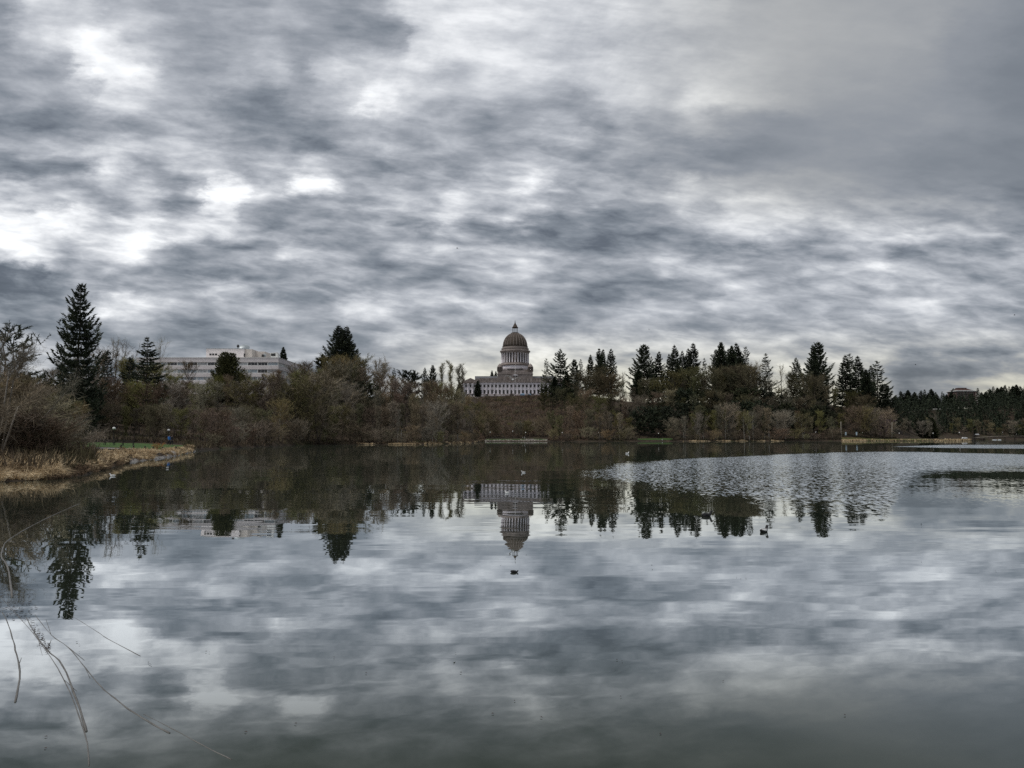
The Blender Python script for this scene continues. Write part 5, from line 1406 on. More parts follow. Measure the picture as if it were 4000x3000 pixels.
    h.add([(-hw, .0, .35), (hw, 0, .35), (hw, 2.6, .35), (-hw, 2.6, .35), (-hw * 1.05, -.5, 2.1), (hw * .95, -.5, 2.3), (hw * .9, 2.4, 1.9), (-hw, 2.4, 1.7)],
          [(0, 3, 2, 1), (0, 1, 5, 4), (1, 2, 6, 5), (2, 3, 7, 6), (3, 0, 4, 7), (4, 5, 6, 7)])
    h.obj('housing', M['white_paint'], hood)
    g = MB(); g.add([(-hw * .85, -.12, .55), (hw * .35, -.12, .55), (hw * .35, -.46, 1.85), (-hw * .9, -.46, 1.7), (-hw * .85, .1, .55), (hw * .35, .1, .55), (hw * .35, -.2, 1.85), (-hw * .9, -.2, 1.7)],
                    [(0, 1, 2, 3), (7, 6, 5, 4), (0, 4, 5, 1), (1, 5, 6, 2), (2, 6, 7, 3), (3, 7, 4, 0)])
    g.obj('mouth', M['dark_metal'], hood)
    for p, t, lab in ((1028, 1380, 'thin roof mast between penthouse and intake hood, left one'), (1033, 1383, 'thin roof mast between penthouse and intake hood, right one')):
        d = Y + 12
        x, y, zt = world(p, t, d)
        k = MB(); k.tube([(x, y, px_z(1398, d)), (x, y, zt)], .10, 6); k.box(x - .3, x + .3, y - .1, y + .1, zt - .8, zt - .35)
        tag(k.obj('roof_mast', M['metal']), lab, 'mast')
office_block()

def hill_hotel():
    D = 1120.0
    S = D / 3000
    Zp = lambda py: px_z(py, D)
    base = Zp(1585)
    x0, x1 = px_x(3737, D), px_x(3821, D)
    ox = (x0 + x1) / 2
    o = thing('hillside_hotel', 'brown multi-storey hotel with a dark hipped roof among trees on the far hill', 'building', (ox, D, base))
    z = lambda py: Zp(py) - base
    w = (x1 - x0) / 2
    M['hotel_brick'] = surface('hotel_brick', (0.15, 0.105, 0.095), 0.9, 0.2, 0.3, 0.4)
    M['hotel_roof'] = surface('hotel_roof', (0.075, 0.045, 0.038), 0.8, 0.2, 0.3, 0.5)
    m = MB(); m.box(-w, w, 0, 22, 0, z(1530)); m.obj('wall', M['hotel_brick'], o)
    m = MB(); m.box(-w - .9, w + .9, -1.2, 23.2, z(1530), z(1528)); m.obj('eaves', M['dark_metal'], o)
    m = MB(); m.box(-w + .2, w - 3.5, -1.0, 22.4, z(1527.9), z(1525)); m.obj('fascia', M['white_paint'], o)
    m = MB()
    a, b, c, d = -w + .6, w * .62, -w * .52, w * .26
    m.add([(a, 0, z(1524.9)), (b, 0, z(1524.9)), (b, 21, z(1524.9)), (a, 21, z(1524.9)), (c, 7, z(1516.5)), (d, 7, z(1516.5)), (d, 14, z(1516.5)), (c, 14, z(1516.5))],
          [(0, 3, 2, 1), (0, 1, 5, 4), (1, 2, 6, 5), (2, 3, 7, 6), (3, 0, 4, 7), (4, 5, 6, 7)])
    m.box(c - .2, d + .2, 6.8, 14.2, z(1516.4), z(1513.6))
    m.obj('roof', M['hotel_roof'], o)
    for j in range(6):
        zz = z(1537 + 8 * j)
        for k in range(7):
            xa = -w + 1.2 + (2 * w - 2.4) * k / 7
            f = MB(); f.box(xa + .3, xa + 3.6, -.35, .02, zz - .35, zz - .15); wd = f.obj('window', M['rib_stone'], o)
            g = MB(); g.box(xa + .5, xa + 3.3, -.06, .02, zz - .15, zz + 1.5); g.obj('pane', M['shade_glass'], wd)
    tw = MB(); tw.box(w - 4.2, w - .6, -1.6, -.01, 0, z(1531)); st = tw.obj('balcony_tower', M['hotel_brick'], o)
    for j in range(6):
        bb = MB(); bb.box(w - 4.0, w - .8, -2.3, -1.61, z(1541 + 8 * j) - .2, z(1541 + 8 * j) + .9); bb.obj('balcony', M['cream'], st)
hill_hotel()
# ------------------------------------------------------------------ lamps, poles, people, birds
M['lamp_globe'] = surface('lamp_globe', (0.85, 0.85, 0.83), 0.4, 0.4, 0.03, 2.0)
M['pole_wood'] = surface('pole_wood', (0.36, 0.33, 0.28), 0.9, 0.2, 0.2, 2.0)
M['bench_wood'] = surface('bench_wood', (0.060, 0.050, 0.042), 0.8, 0.2, 0.3, 3.0)
M['rock'] = surface('rock', (0.46, 0.41, 0.36), 0.9, 0.2, 0.35, 0.9, tint=(0.62, 0.57, 0.51), patch=((0.26, 0.21, 0.17), 0.6, 0.5, 0.62), pos='World')
M['sign_blue'] = surface('sign_blue', (0.42, 0.52, 0.60), 0.6, 0.3, 0.1, 3.0)
M['feather_white'] = surface('feather_white', (0.78, 0.78, 0.77), 0.8, 0.2, 0.08, 8.0)
M['feather_dark'] = surface('feather_dark', (0.022, 0.022, 0.024), 0.6, 0.3, 0.3, 20.0)
M['skin'] = surface('skin', (0.45, 0.30, 0.23), 0.7, 0.3, 0.05, 8.0)
M['jacket_blue'] = surface('jacket_blue', (0.05, 0.20, 0.55), 0.8, 0.2, 0.1, 8.0)
M['jacket_white'] = surface('jacket_white', (0.72, 0.72, 0.73), 0.8, 0.2, 0.06, 8.0)
M['jacket_grey'] = surface('jacket_grey', (0.42, 0.43, 0.44), 0.8, 0.2, 0.06, 8.0)
M['dark_cloth'] = surface('dark_cloth', (0.035, 0.035, 0.042), 0.85, 0.2, 0.2, 8.0)
M['hair'] = surface('hair', (0.035, 0.026, 0.02), 0.7, 0.3, 0.2, 20.0)
M['car_white'] = surface('car_white', (0.74, 0.75, 0.76), 0.3, 0.5, 0.03, 1.0)
M['tyre'] = surface('tyre', (0.02, 0.02, 0.02), 0.8, 0.2, 0.2, 4.0)

def lamp_proto():
    o = thing('street_lamp', '', 'street lamp')
    b = MB(); b.lathe([(.16, 0), (.16, .25), (.10, .35), (.065, .5), (.05, 2.9), (.10, 2.95), (.14, 3.05)], 10); b.obj('post', M['dark_metal'], o)
    g = MB()
    g.lathe([(.13, 3.05)] + [(.27 * math.sin(math.pi * t), 3.29 - .27 * math.cos(math.pi * t)) for t in (.2, .35, .5, .65, .8, .93)], 14); g.obj('globe', M['lamp_globe'], o)
    c = MB(); c.lathe([(.07, 3.555), (.05, 3.60), (.012, 3.66)], 8); c.obj('finial', M['dark_metal'], o)
    return o
lamp = lamp_proto()
LAMPS = [(211, 122, 1658, 'globe lamp half hidden in the near thicket'), (448, 132, 1667, 'dark lamp post with a bright white globe standing on the bright lawn'), (661, 150, 1675, 'globe lamp above the person in blue at the lawn end'),
         (987, 205, 1681, 'globe lamp in the thicket under the office corner'), (1475, 285, 1685, 'globe lamp in the thicket below the lone small fir'), (1625, 300, 1686, 'globe lamp in the thicket below the round-headed evergreen'),
         (1915, 526, 1686, 'globe lamp at the left end of the stone wall lawn'), (2003, 532, 1682, 'globe lamp left of the two people behind the stone wall'), (2053, 528, 1687, 'globe lamp right beside the two people behind the stone wall'),
         (2196, 520, 1688, 'globe lamp in the brush just right of the stone wall'), (2338, 520, 1688, 'globe lamp in the brush below the big brown maple'), (2571, 532, 1691, 'globe lamp on the small lawn below the bluff'),
         (3057, 556, 1687, 'globe lamp in the brush below the short ragged fir'), (3184, 566, 1685, 'globe lamp in the brush below the tall thick fir'), (3366, 590, 1687, 'globe lamp right of the second blue signpost on the spit'),
         (3509, 590, 1690, 'globe lamp right of the leaning pale pole'), (3641, 596, 1690, 'globe lamp in the middle of the grass spit'), (3744, 612, 1687, 'globe lamp near the tip of the grass spit'),
         (3913, 915, 1687, 'globe lamp over the footbridge, left one'), (3966, 915, 1695, 'globe lamp at the right end of the footbridge')]
for i, (px, d, top, lab) in enumerate(LAMPS):
    z = ground(px, d)
    H = max(2.4, px_z(top, d) - z)
    loc = (px_x(px, d), d, z)
    if i == 0:
        lamp.location = loc; lamp['label'] = lab; lamp['group'] = 'globe lamps along the lake path'; o = lamp
    else:
        o = copy_thing(lamp, loc, 0.3 * i, 1.0, lab, 'globe lamps along the lake path')
    o.scale = (1.0 if d < 300 else 1.35,) * 2 + (H / 3.62,)

def pole(px, d, top, bot, lean, lab):
    x, z0, z1 = px_x(px, d), min(ground(px, d) - .3, px_z(bot, d)), px_z(top, d)
    m = MB(); m.tube([(x, d, z0), (x + lean * (z1 - z0), d, z1)], [.26, .17], 8)
    o = thing('utility_pole', lab, 'pole', (0, 0, 0))
    o.location = (x, d, z0)
    me = m.mesh('post', M['pole_wood'])
    me.transform(Matrix.Translation((-x, -d, -z0)))
    link('post', me, o)
    c = MB(); c.box(lean * (z1 - z0) - .7, lean * (z1 - z0) + .7, -.07, .07, z1 - z0 - .6, z1 - z0 - .45); c.obj('crossarm', M['pole_wood'], o)
pole(3283, 580, 1647, 1704, 0.0, 'upright pale utility pole at the left end of the grass spit')
pole(3480, 596, 1650, 1694, 0.045, 'pale utility pole leaning a little, right of the pinkish bush')

def signpost(px, d, lab):
    z = ground(px, d)
    H = px_z(1687.5, d) - z
    o = thing('signpost', lab, 'sign', (px_x(px, d), d, z))
    p = MB(); p.tube([(0, 0, -.3), (0, 0, H * .55)], .09, 8); p.obj('post', M['dark_metal'], o)
    s = MB(); s.box(-.55, .55, -.06, .06, H * .5, H); s.obj('board', M['sign_blue'], o)
signpost(3301, 582, 'pale blue signboard on a post beside the upright utility pole')
signpost(3343, 584, 'pale blue signboard on a post, further along the grass spit')

# stone wall of the lawn
def stone_wall():
    o = thing('stone_wall', 'low wall of pale rough stones edging the lawn in the middle distance', 'wall', (px_x(2015, 509), 509, 0))
    rs = random.Random(4)
    m = MB()
    px = 1894.0
    x_c = px_x(2015, 509)
    while px < 2136:
        w = rs.uniform(7, 14)
        d = shore(px) + 1.5
        xa, xb = px_x(px, d) - x_c, px_x(min(px + w - .5, 2138), d) - x_c
        h = rs.uniform(.85, 1.2)
        dy = d - 509 + rs.uniform(-.15, .15)
        j = lambda: rs.uniform(-.08, .08)
        m.add([(xa, dy + j(), -.5), (xb, dy + j(), -.5), (xb, dy + 1.2, -.5), (xa, dy + 1.2, -.5), (xa + .08, dy + .1, h + j()), (xb - .08, dy + .1, h + j()), (xb - .08, dy + 1.1, h + j()), (xa + .08, dy + 1.1, h + j())],
              [(0, 3, 2, 1), (4, 5, 6, 7), (0, 1, 5, 4), (1, 2, 6, 5), (2, 3, 7, 6), (3, 0, 4, 7)])
        px += w
    m.obj('stonework', M['rock'], o)
    c = MB(); c.box(px_x(1893, 511) - x_c, px_x(2137, 511) - x_c, 1.0, 2.0, -.6, .8); c.obj('backing', M['mud'], o)
stone_wall()

def person(px, d, lab, top_mat, leg_mat, seed, H=1.75, face=math.pi, stride=0.25, extra=None):
    """a small walking figure: body is one skinned surface; jacket, trousers and hair are its children"""
    z = ground(px, d) + .15
    rs = random.Random(seed)
    s = H / 1.75
    o = thing('person', lab, 'person', (px_x(px, d), d, z), face)
    def skin(name, verts, edges, radii, mat, root=0):
        me = bpy.data.meshes.new(name)
        me.from_pydata([(x * s, y * s, zz * s) for x, y, zz in verts], edges, [])
        ob = link(name, me, o)
        md = ob.modifiers.new('skin', 'SKIN')
        for i, r in enumerate(radii):
            sv = me.skin_vertices[0].data[i]
            sv.radius = (r[0] * s, r[1] * s) if isinstance(r, tuple) else (r * s, r * s)
            sv.use_root = i == root
        sb = ob.modifiers.new('subdivision', 'SUBSURF'); sb.levels = 1; sb.render_levels = 2
        me.materials.append(mat)
        return ob
    f = stride
    # body: pelvis, spine, neck, head, legs to feet, arms to hands
    V = [(0, 0, .93), (0, .01, 1.15), (0, .01, 1.38), (0, 0, 1.50), (0, -.01, 1.60), (0, -.01, 1.70),
         (.10, 0, .88), (.11, -f * .5, .50), (.11, -f * .6 + .05, .09), (.11, -f * .6 - .12, .04),
         (-.10, 0, .88), (-.11, f * .25, .50), (-.11, f * .7, .10), (-.11, f * .7 - .14, .04),
         (.19, 0, 1.40), (.25, f * .3, 1.13), (.25, f * .1 - .10, .89), (.245, f * .1 - .14, .80),
         (-.19, 0, 1.40), (-.25, -f * .3, 1.13), (-.25, -f * .5 - .06, .89), (-.245, -f * .5 - .1, .80),
         (0, -.105, 1.615)]
    E = [(0, 1), (1, 2), (2, 3), (3, 4), (4, 5), (0, 6), (6, 7), (7, 8), (8, 9), (0, 10), (10, 11), (11, 12), (12, 13), (2, 14), (14, 15), (15, 16), (16, 17), (2, 18), (18, 19), (19, 20), (20, 21), (4, 22)]
    rad = [(.14, .10), (.13, .09), (.15, .10), .055, (.075, .09), (.06, .07), .085, .058, .04, .035, .085, .058, .04, .035, .06, .045, .034, .03, .06, .045, .034, .03, .016]
    skin('body', V, E, rad, M['skin'])
    J = [(0, 0, .86), (0, .01, 1.15), (0, .01, 1.39), (.19, 0, 1.40), (.255, f * .3, 1.13), (.255, f * .1 - .09, .92), (-.19, 0, 1.40), (-.255, -f * .3, 1.13), (-.255, -f * .5 - .05, .92), (0, 0, 1.49)]
    skin('jacket', J, [(0, 1), (1, 2), (2, 3), (3, 4), (4, 5), (2, 6), (6, 7), (7, 8), (2, 9)], [(.18, .14), (.165, .125), (.18, .13), .085, .065, .052, .085, .065, .052, .075], top_mat)
    T = [(0, 0, .95), (.10, 0, .87), (.11, -f * .5, .50), (.11, -f * .6 + .05, .12), (-.10, 0, .87), (-.11, f * .25, .50), (-.11, f * .7, .13)]
    skin('trousers', T, [(0, 1), (1, 2), (2, 3), (0, 4), (4, 5), (5, 6)], [(.16, .12), .105, .078, .06, .105, .078, .06], leg_mat)
    hv = [(0, .03, 1.66), (0, .02, 1.73), (0, .06, 1.60)]
    skin('hair', hv, [(0, 1), (0, 2)], [(.085, .085), (.06, .07), (.07, .06)], M['hair'])
    return o
person(664, 128, 'person in a bright blue jacket walking at the end of the lawn', M['jacket_blue'], M['dark_cloth'], 1, 1.75, R(70))
person(675, 129, 'person in dark clothes just right of the one in blue', M['dark_cloth'], M['dark_cloth'], 2, 1.78, R(75))
person(2042, 519, 'person in grey on the lawn behind the stone wall, left of two', M['jacket_grey'], M['dark_cloth'], 3, 2.0, R(100))
person(2049.5, 518, 'person in white on the lawn behind the stone wall, right of two', M['jacket_white'], M['jacket_grey'], 4, 2.05, R(80))

# bollards and benches by the reeds
def bollards():
    first = None
    spots = [(356, 99.2), (478, 99.4), (527, 99.3), (571, 99.5), (604, 99.6), (640, 100), (692, 104)]
    labs = ['at the left end of the lawn', 'under the dark lamp post', 'just right of the dark lamp post', 'in the middle of the lawn edge', 'left of the orange bush', 'before the person in blue', 'past the two people']
    for (px, d), l in zip(spots, labs):
        lab = 'short dark wooden post at the lake path, ' + l
        loc = (px_x(px, d), d, ground(px, d) - .1)
        if first is None:
            first = thing('wooden_post', lab, 'post', loc, 0, 'short posts along the lake path')
            m = MB(); m.lathe([(.09, 0), (.09, .62), (.06, .68)], 8); m.obj('shaft', M['bench_wood'], first)
            m = MB(); m.lathe([(.105, .50), (.105, .56)], 8); m.obj('band', M['dark_metal'], first)
        else:
            copy_thing(first, loc, 0, 1.0, lab, 'short posts along the lake path')
bollards()
def bench(px, d, lab, rz):
    o = thing('park_bench', lab, 'bench', (px_x(px, d), d, ground(px, d) + .12), rz)
    m = MB(); m.box(-.9, .9, -.22, .22, .42, .47); m.obj('seat', M['bench_wood'], o)
    m = MB(); m.box(-.9, .9, .22, .27, .50, .86); m.obj('backrest', M['bench_wood'], o)
    for sx in (-.75, .75):
        m = MB(); m.box(sx - .04, sx + .04, -.2, -.14, 0, .42); m.box(sx - .04, sx + .04, .16, .22, 0, .80); m.box(sx - .03, sx + .03, -.14, .16, .36, .41); m.obj('leg', M['dark_metal'], o)
bench(505, 116, 'dark park bench on the lawn right of the dark lamp post', 0.1)
bench(432, 116, 'dark park bench on the lawn left of the dark lamp post', -0.1)
M['rust_twig'] = surface('rust_twig', (0.42, 0.22, 0.09), 0.9, 0.1, 0.3, 0.6)
tree('rust_bush', 'bush_round', 620, 101, 1737, 'small orange brown bush between posts at the lawn edge', 'bush', None, crown='rust_twig', wide=1.2)

# parked car and vans on the far shore road, footbridge
def car(px, d, lab, L=4.4, Hh=1.5, z=None):
    z = ground(px, d) + .12 if z is None else z
    o = thing('parked_car', lab, 'car', (px_x(px, d), d, z))
    b = MB()
    h = Hh
    b.add([(-L / 2, -.85, .35), (L / 2, -.85, .35), (L / 2, .85, .35), (-L / 2, .85, .35), (-L / 2, -.85, h * .55), (L / 2, -.85, h * .55), (L / 2, .85, h * .55), (-L / 2, .85, h * .55),
           (-L * .30, -.72, h), (L * .33, -.72, h), (L * .33, .72, h), (-L * .30, .72, h), (-L * .16 - L * .3, -.85, h * .56), (L * .44, -.85, h * .56), (L * .44, .85, h * .56), (-L * .46, .85, h * .56)],
          [(0, 3, 2, 1), (0, 1, 5, 4), (1, 2, 6, 5), (2, 3, 7, 6), (3, 0, 4, 7), (4, 5, 6, 7), (12, 13, 9, 8), (13, 14, 10, 9), (14, 15, 11, 10), (15, 12, 8, 11), (8, 9, 10, 11)])
    b.obj('body', M['car_white'], o)
    w = MB(); w.add([(-L * .34, -.80, h * .62), (L * .36, -.80, h * .62), (L * .31, -.745, h * .93), (-L * .28, -.745, h * .93), (-L * .34, -.70, h * .62), (L * .36, -.70, h * .62), (L * .31, -.66, h * .93), (-L * .28, -.66, h * .93)],
                    [(0, 1, 2, 3), (7, 6, 5, 4), (0, 4, 5, 1), (1, 5, 6, 2), (2, 6, 7, 3), (3, 7, 4, 0)])
    w.obj('window', M['shade_glass'], o)
    for sx in (-1, 1):
        for sy in (-1, 1):
            t = MB(); t.tube([(sx * L * .31, sy * .88, .33), (sx * L * .31, sy * .66, .33)], .33, 14, False); t.obj('wheel', M['tyre'], o)
car(3812, 905, 'white parked car on the far shore just past the grass spit tip', 4.6, 1.9)
car(3763, 655, 'pale parked car behind the tip of the grass spit', 4.4, 1.5)

def footbridge():
    d = 868.0
    xa, xb = px_x(3800, d), px_x(4120, d)
    o = thing('footbridge', 'low dark footbridge with a thin pale rail crossing the far inlet', 'bridge', ((xa + xb) / 2, d, 0))
    hw = (xb - xa) / 2
    arch = lambda t: 1.5 + 1.9 * (1 - (2 * t - 1) ** 2)
    n = 16
    m, r = MB(), MB()
    for i in range(n):
        t0, t1 = i / n, (i + 1) / n
        x0, x1 = -hw + 2 * hw * t0, -hw + 2 * hw * t1
        z0, z1 = arch(t0), arch(t1)
        m.add([(x0, -1.5, z0 - .5), (x1, -1.5, z1 - .5), (x1, 1.5, z1 - .5), (x0, 1.5, z0 - .5), (x0, -1.5, z0), (x1, -1.5, z1), (x1, 1.5, z1), (x0, 1.5, z0)],
              [(0, 3, 2, 1), (4, 5, 6, 7), (0, 1, 5, 4), (2, 3, 7, 6)])
    m.obj('deck', M['bench_wood'], o)
    for sy in (-1.45, 1.45):
        r = MB(); r.tube([(-hw + 2 * hw * i / n, sy, arch(i / n) + 1.1) for i in range(n + 1)], .11, 6); r.obj('rail', M['pole_wood'], o)
    for i in range(0, n + 1, 2):
        p = MB(); x = -hw + 2 * hw * i / n
        for sy in (-1.2, 1.2): p.box(x - .2, x + .2, sy - .2, sy + .2, -1.0, arch(i / n) - .45)
        p.box(x - .15, x + .15, -1.0, 1.0, arch(i / n) - .9, arch(i / n) - .52)
        p.obj('pier', M['bench_wood'], o)
footbridge()
def pontoon(px, d, L, lab):
    o = thing('pontoon', lab, 'float', (px_x(px, d), d, 0))
    m = MB(); m.prism([(-L / 2, -.8), (L / 2 - .6, -.8), (L / 2, 0), (L / 2 - .6, .8), (-L / 2, .8)], -.2, .55); m.obj('hull', M['white_paint'], o)
    m = MB(); m.box(-L * .3, L * .2, -.4, .4, .552, .95); m.obj('cabin', M['metal'], o)
pontoon(3881, 845, 5.0, 'small white float moored under the footbridge, left one')
pontoon(3900, 848, 3.6, 'small white float moored under the footbridge, right one')

# ---- birds
def gull(px, py, d, span, lab, mat, rz=0.0, roll=0.0, name='gull', up=0.25):
    x, z = px_x(px, d, py), px_z(py, d)
    o = thing(name, lab, 'bird', (x, d, z), rz)
    s = span / 1.3
    b = MB()
    b.lathe([(.004, -.24), (.045, -.19), (.07, -.08), (.078, .03), (.055, .14), (.048, .2), (.03, .25), (.006, .30)], 10)
    me = b.mesh('body', mat)
    me.transform(Matrix.Rotation(R(90), 4, 'X') @ Matrix.Scale(s, 4))
    link('body', me, o)
    t = MB(); t.add([(0, .16, .0), (-.07, .36, .0), (.07, .36, .0), (0, .16, .02)], [(0, 2, 1), (3, 1, 2), (0, 3, 2), (0, 1, 3)])
    mt = t.mesh('tail', mat); mt.transform(Matrix.Scale(s, 4)); link('tail', mt, o)
    for sx in (-1, 1):
        w = MB()
        pts = [(0.04, -.10, .03), (.32, -.18, .03 + up * .5), (.65, -.02, .03 + up * .35), (.34, .02, .03 + up * .48), (.04, .10, .03)]
        w.add([(sx * a, c, e) for a, c, e in pts] + [(sx * a, c, e - .012) for a, c, e in pts], [(0, 1, 3, 4), (1, 2, 3), (9, 8, 6, 5), (8, 7, 6), (0, 5, 6, 1), (1, 6, 7, 2), (2, 7, 8, 3), (3, 8, 9, 4), (4, 9, 5, 0)])
        mw_ = w.mesh('wing', mat); mw_.transform(Matrix.Scale(s, 4)); link('wing', mw_, o)
    o.rotation_euler = (0, roll, rz)
    return o
gull(2003, 1483, 66, 1.42, 'white gull flying with spread wings in front of the domed building', M['feather_white'], R(12), R(10), up=0.42)
for px, py, d, sp, lab in [(1786, 970, 120, .62, 'dark bird high in the sky left above the dome'), (1957, 1280, 240, .75, 'tiny dark bird left of the lantern'), (2055, 1320, 260, .75, 'tiny dark bird just right of the dome'),
                           (2535, 1287, 200, .65, 'tiny dark bird above the sky gap right of the dome'), (3963, 1231, 130, .65, 'dark bird high over the far hill'), (3576, 1425, 220, 1.0, 'dark bird low over the far hill ridge')]:
    gull(px, py, d, sp, lab, M['feather_dark'], R(35 + px % 50), R(12), name='flying_bird')

def duck(px, py, lab, L, body, rz, head_mat=None, low=False, breast=None):
    x, d = on_water(px, py)
    o = thing('duck' if not low else 'diving_bird', lab, 'bird', (x, d, 0), rz)
    s = L / .40
    def sk(name, verts, edges, radii, mat):
        me = bpy.data.meshes.new(name)
        me.from_pydata([(a * s, b * s, c * s) for a, b, c in verts], edges, [])
        ob = link(name, me, o)
        ob.modifiers.new('skin', 'SKIN')
        for i, r in enumerate(radii):
            me.skin_vertices[0].data[i].radius = (r * s, r * s) if not isinstance(r, tuple) else (r[0] * s, r[1] * s)
            me.skin_vertices[0].data[i].use_root = i == 0
        sb = ob.modifiers.new('subdivision', 'SUBSURF'); sb.levels = 1; sb.render_levels = 2
        me.materials.append(mat)
    h = .0 if not low else -.09
    sk('body', [(0, 0, .03), (-.10, 0, .035), (-.19, 0, .07), (.10, 0, .04), (.145, 0, .10 + h), (.165, 0, .165 + h), (.19, 0, .17 + h), (.225, 0, .155 + h)],
       [(0, 1), (1, 2), (0, 3), (3, 4), (4, 5), (5, 6), (6, 7)], [(.085, .07), (.075, .06), (.02, .015), (.065, .06), .036, .045, .035, (.018, .008)], body)
    for sy in (-1, 1):
        sk('wing', [(.06, sy * .062, .06), (-.05, sy * .066, .068), (-.15, sy * .03, .085)], [(0, 1), (1, 2)], [(.03, .04), (.03, .04), (.012, .012)], breast or body)
duck(2760, 2017, 'dark duck swimming ahead of a pale wake on the calm water', .34, M['feather_dark'], R(10), breast=M['feather_dark'])
duck(2984, 2078, 'dark duck with white flanks, nearest of the swimming ducks', .32, M['feather_dark'], R(40), breast=M['feather_white'])
duck(2008, 2236, 'dark low floating bird straight below the reflected dome', .135, M['feather_dark'], R(0), low=True)
duck(2450, 1773, 'white bird floating far out on the dark reflection', .62, M['feather_white'], R(30))
duck(2045, 1847, 'white bird floating on the reflection below the domed building', .30, M['feather_white'], R(200))
duck(1981, 1926, 'tiny white bird floating on the reflected facade', .20, M['feather_white'], R(160))
duck(440, 1860, 'white bird floating beside the mud flat near the reeds', .34, M['feather_white'], R(190))
def wading_bird(px, d, lab):
    z = ground(px, d) + .16
    o = thing('heron', lab, 'bird', (px_x(px, d), d, z), R(20))
    s = 2.0
    me = bpy.data.meshes.new('body')
    V = [(0, 0, .55), (-.16, 0, .48), (-.30, 0, .42), (.12, 0, .60), (.17, 0, .72), (.13, 0, .84), (.20, 0, .93), (.27, 0, .92), (.40, 0, .90), (0, .05, .28), (.02, .05, .0), (0, -.05, .28), (.02, -.05, .0)]
    me.from_pydata([(a * s * .6, b * s * .6, c * s * .6) for a, b, c in V], [(0, 1), (1, 2), (0, 3), (3, 4), (4, 5), (5, 6), (6, 7), (7, 8), (0, 9), (9, 10), (0, 11), (11, 12)], [])
    ob = link('body', me, o)
    ob.modifiers.new('skin', 'SKIN')
    for i, r in enumerate([.11, .10, .03, .08, .035, .03, .04, .03, .008, .018, .015, .018, .015]):
        me.skin_vertices[0].data[i].radius = (r * s * .6, r * s * .6); me.skin_vertices[0].data[i].use_root = i == 0
    sb = ob.modifiers.new('subdivision', 'SUBSURF'); sb.levels = 1; sb.render_levels = 2
    me.materials.append(M['feather_white'])
    for sy in (-1, 1):
        w = bpy.data.meshes.new('wing')
        w.from_pydata([(.10, sy * .11, .68), (-.12, sy * .12, .62), (-.34, sy * .05, .50)], [(0, 1), (1, 2)], [])
        wo = link('wing', w, o); wo.modifiers.new('skin', 'SKIN')
        for i, r in enumerate([.05, .06, .02]): w.skin_vertices[0].data[i].radius = (r, r * 1.4)
        w.skin_vertices[0].data[0].use_root = True
        w.materials.append(M['feather_white'])
wading_bird(2585, 512, 'white heron standing at the water edge of the small lawn')

# ---- things in and on the near water
M['wet_wood'] = surface('wet_wood', (0.135, 0.13, 0.122), 0.6, 0.3, 0.35, 6.0)
M['leaf_litter'] = surface('leaf_litter', (0.045, 0.035, 0.030), 0.7, 0.3, 0.4, 20.0)
def drift_branch(pts, r, lab, twigs=()):
    P = [on_water(a, b) for a, b in pts]
    r *= .8
    # rounded bends
    Q = []
    for i in range(len(P) - 1):
        for k in range(4):
            t = k / 4
            p0, p1, p2, p3 = P[max(i - 1, 0)], P[i], P[i + 1], P[min(i + 2, len(P) - 1)]
            Q.append(tuple(.5 * (2 * p1[c] + (-p0[c] + p2[c]) * t + (2 * p0[c] - 5 * p1[c] + 4 * p2[c] - p3[c]) * t * t + (-p0[c] + 3 * p1[c] - 3 * p2[c] + p3[c]) * t ** 3) for c in (0, 1)))
    Q.append(P[-1])
    n = len(Q)
    o = thing('drift_branch', lab, 'branch', (Q[0][0], Q[0][1], 0))
    m = MB()
    rs = random.Random(n)
    m.tube([(x - Q[0][0] + rs.uniform(-.3, .3) * r, y - Q[0][1] + rs.uniform(-.3, .3) * r, -r * .15 + r * .2 * math.sin(i * 1.7)) for i, (x, y) in enumerate(Q)], [r * (1 - .55 * i / n) for i in range(n)], 6)
    m.obj('stem', M['wet_wood'], o)
    for a, b in twigs:
        pa, pb = on_water(*a), on_water(*b)
        t = MB(); t.tube([(pa[0] - Q[0][0], pa[1] - Q[0][1], 0), (pb[0] - Q[0][0], pb[1] - Q[0][1], .002)], [r * .4, r * .2], 5); t.obj('twig', M['wet_wood'], o)
drift_branch([(60, 2744), (78, 2623), (60, 2539), (45, 2479), (24, 2418), (8, 2392)], .012, 'pale grey branch lying in the water, short leftmost one', [((72, 2600), (84, 2570))])
drift_branch([(338, 2858), (300, 2735), (245, 2600), (185, 2539), (140, 2479), (102, 2412)], .013, 'thick pale grey branch in the water with dark leaves caught on it', [((300, 2735), (318, 2800)), ((185, 2539), (200, 2500))])
drift_branch([(663, 2864), (605, 2834), (508, 2774), (446, 2726), (392, 2680), (331, 2605), (265, 2527), (199, 2479), (136, 2400)], .009, 'long thin branch in the water slanting away below the reflected spruce', [((265, 2527), (330, 2580)), ((331, 2605), (352, 2650)), ((199, 2479), (180, 2420))])
drift_branch([(48, 2334), (30, 2213), (6, 2177), (12, 2141), (30, 2111), (108, 2063), (211, 2011), (313, 1966)], .020, 'long bowed branch in the dark water at the picture edge', [((30, 2111), (60, 2120))])
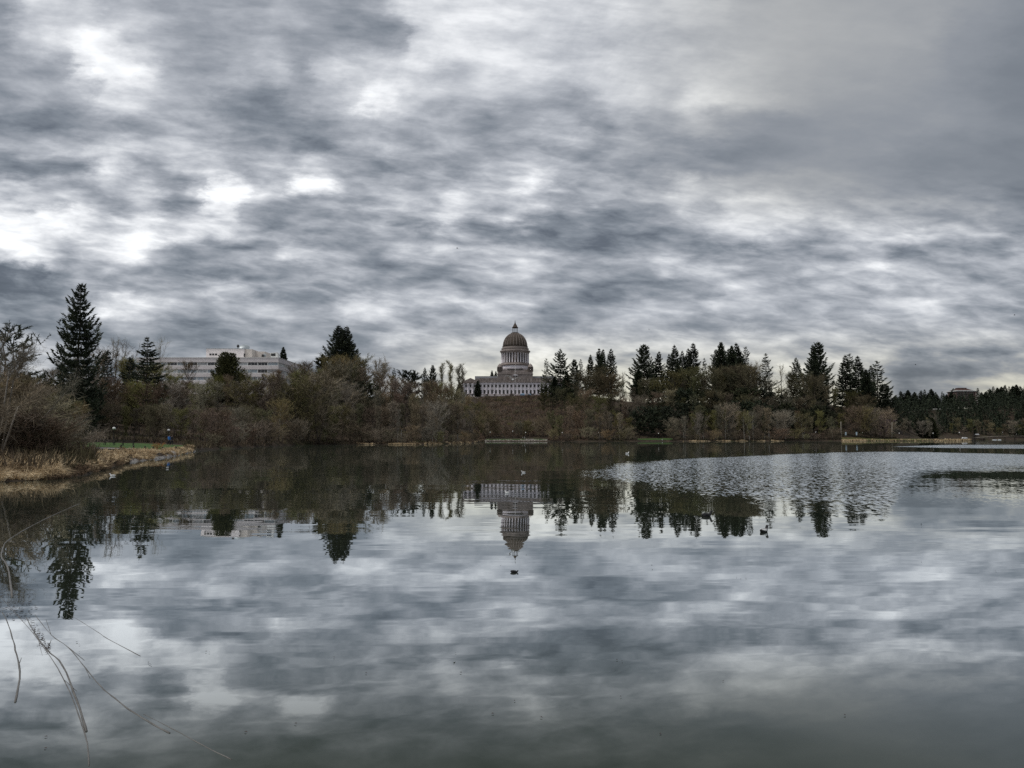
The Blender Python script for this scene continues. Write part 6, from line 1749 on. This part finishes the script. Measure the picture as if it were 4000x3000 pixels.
drift_branch([(548, 2563), (422, 2496), (386, 2472), (320, 2430), (262, 2396)], .005, 'hair-thin branch in the water right of the reflected spruce tip')

drift_branch([(348, 2992), (330, 2860), (250, 2655), (150, 2500), (60, 2395), (0, 2330)], .007, 'long fine branch in the water running up to the picture edge past the caught leaves', [((250, 2655), (300, 2700)), ((150, 2500), (165, 2560))])
drift_branch([(905, 2968), (790, 2910), (680, 2850), (560, 2790)], .006, 'thin branch in the water, lowest and farthest from the picture edge')

def leaves():
    rs = np.random.RandomState(12)
    V = []
    def leaf(px, py, s):
        x, d = on_water(px, py)
        a = rs.uniform(0, 6.28); s *= .62
        c, e = math.cos(a) * s, math.sin(a) * s
        z = .006 + rs.rand() * .004
        V.append([(x - c, d - e, z), (x + c, d + e, z), (x - e * .6, d + c * .6, z + s * .25)])
        V.append([(x - c, d - e, z), (x + e * .6, d - c * .6, z + s * .15), (x + c, d + e, z)])
    for _ in range(75): leaf(rs.normal(55, 45), rs.normal(2390, 22), rs.uniform(.020, .042))
    for _ in range(60):
        t = rs.rand()
        leaf(118 + 75 * t + rs.normal(0, 10), 2425 + 125 * t + rs.normal(0, 8), rs.uniform(.018, .036))
    for px, py in [(300, 2510), (310, 2520), (580, 2590), (585, 2596), (805, 2548), (818, 2551), (960, 2862), (590, 2600), (180, 2880), (178, 2925), (1780, 2553), (1800, 2630), (1430, 2632), (2410, 2580), (2430, 2585), (2115, 2805), (2580, 2868), (3300, 2796), (2425, 2724), (2825, 2662),
                   (1305, 2570), (1155, 2830), (3890, 2233), (3600, 2195), (2877, 2257), (2893, 2262), (2914, 2260), (2744, 2133), (310, 2550), (1925, 2790), (2010, 2740)]:
        leaf(px, py, rs.uniform(.014, .026))
    tag(link('floating_leaves', tri_mesh('leaves', V, M['leaf_litter'])), 'dark fallen leaves floating on the near water', None, None, 'stuff')
leaves()

# pale mud and wet flats at the reed edge
tag(land_strip('mud_flat', M['mud'], rng_list(515, 770, 24), [-1.2, -.6, -.1, .4, .9], 0.11), 'pale wet mud margin along the reed bank', None, None, 'structure')
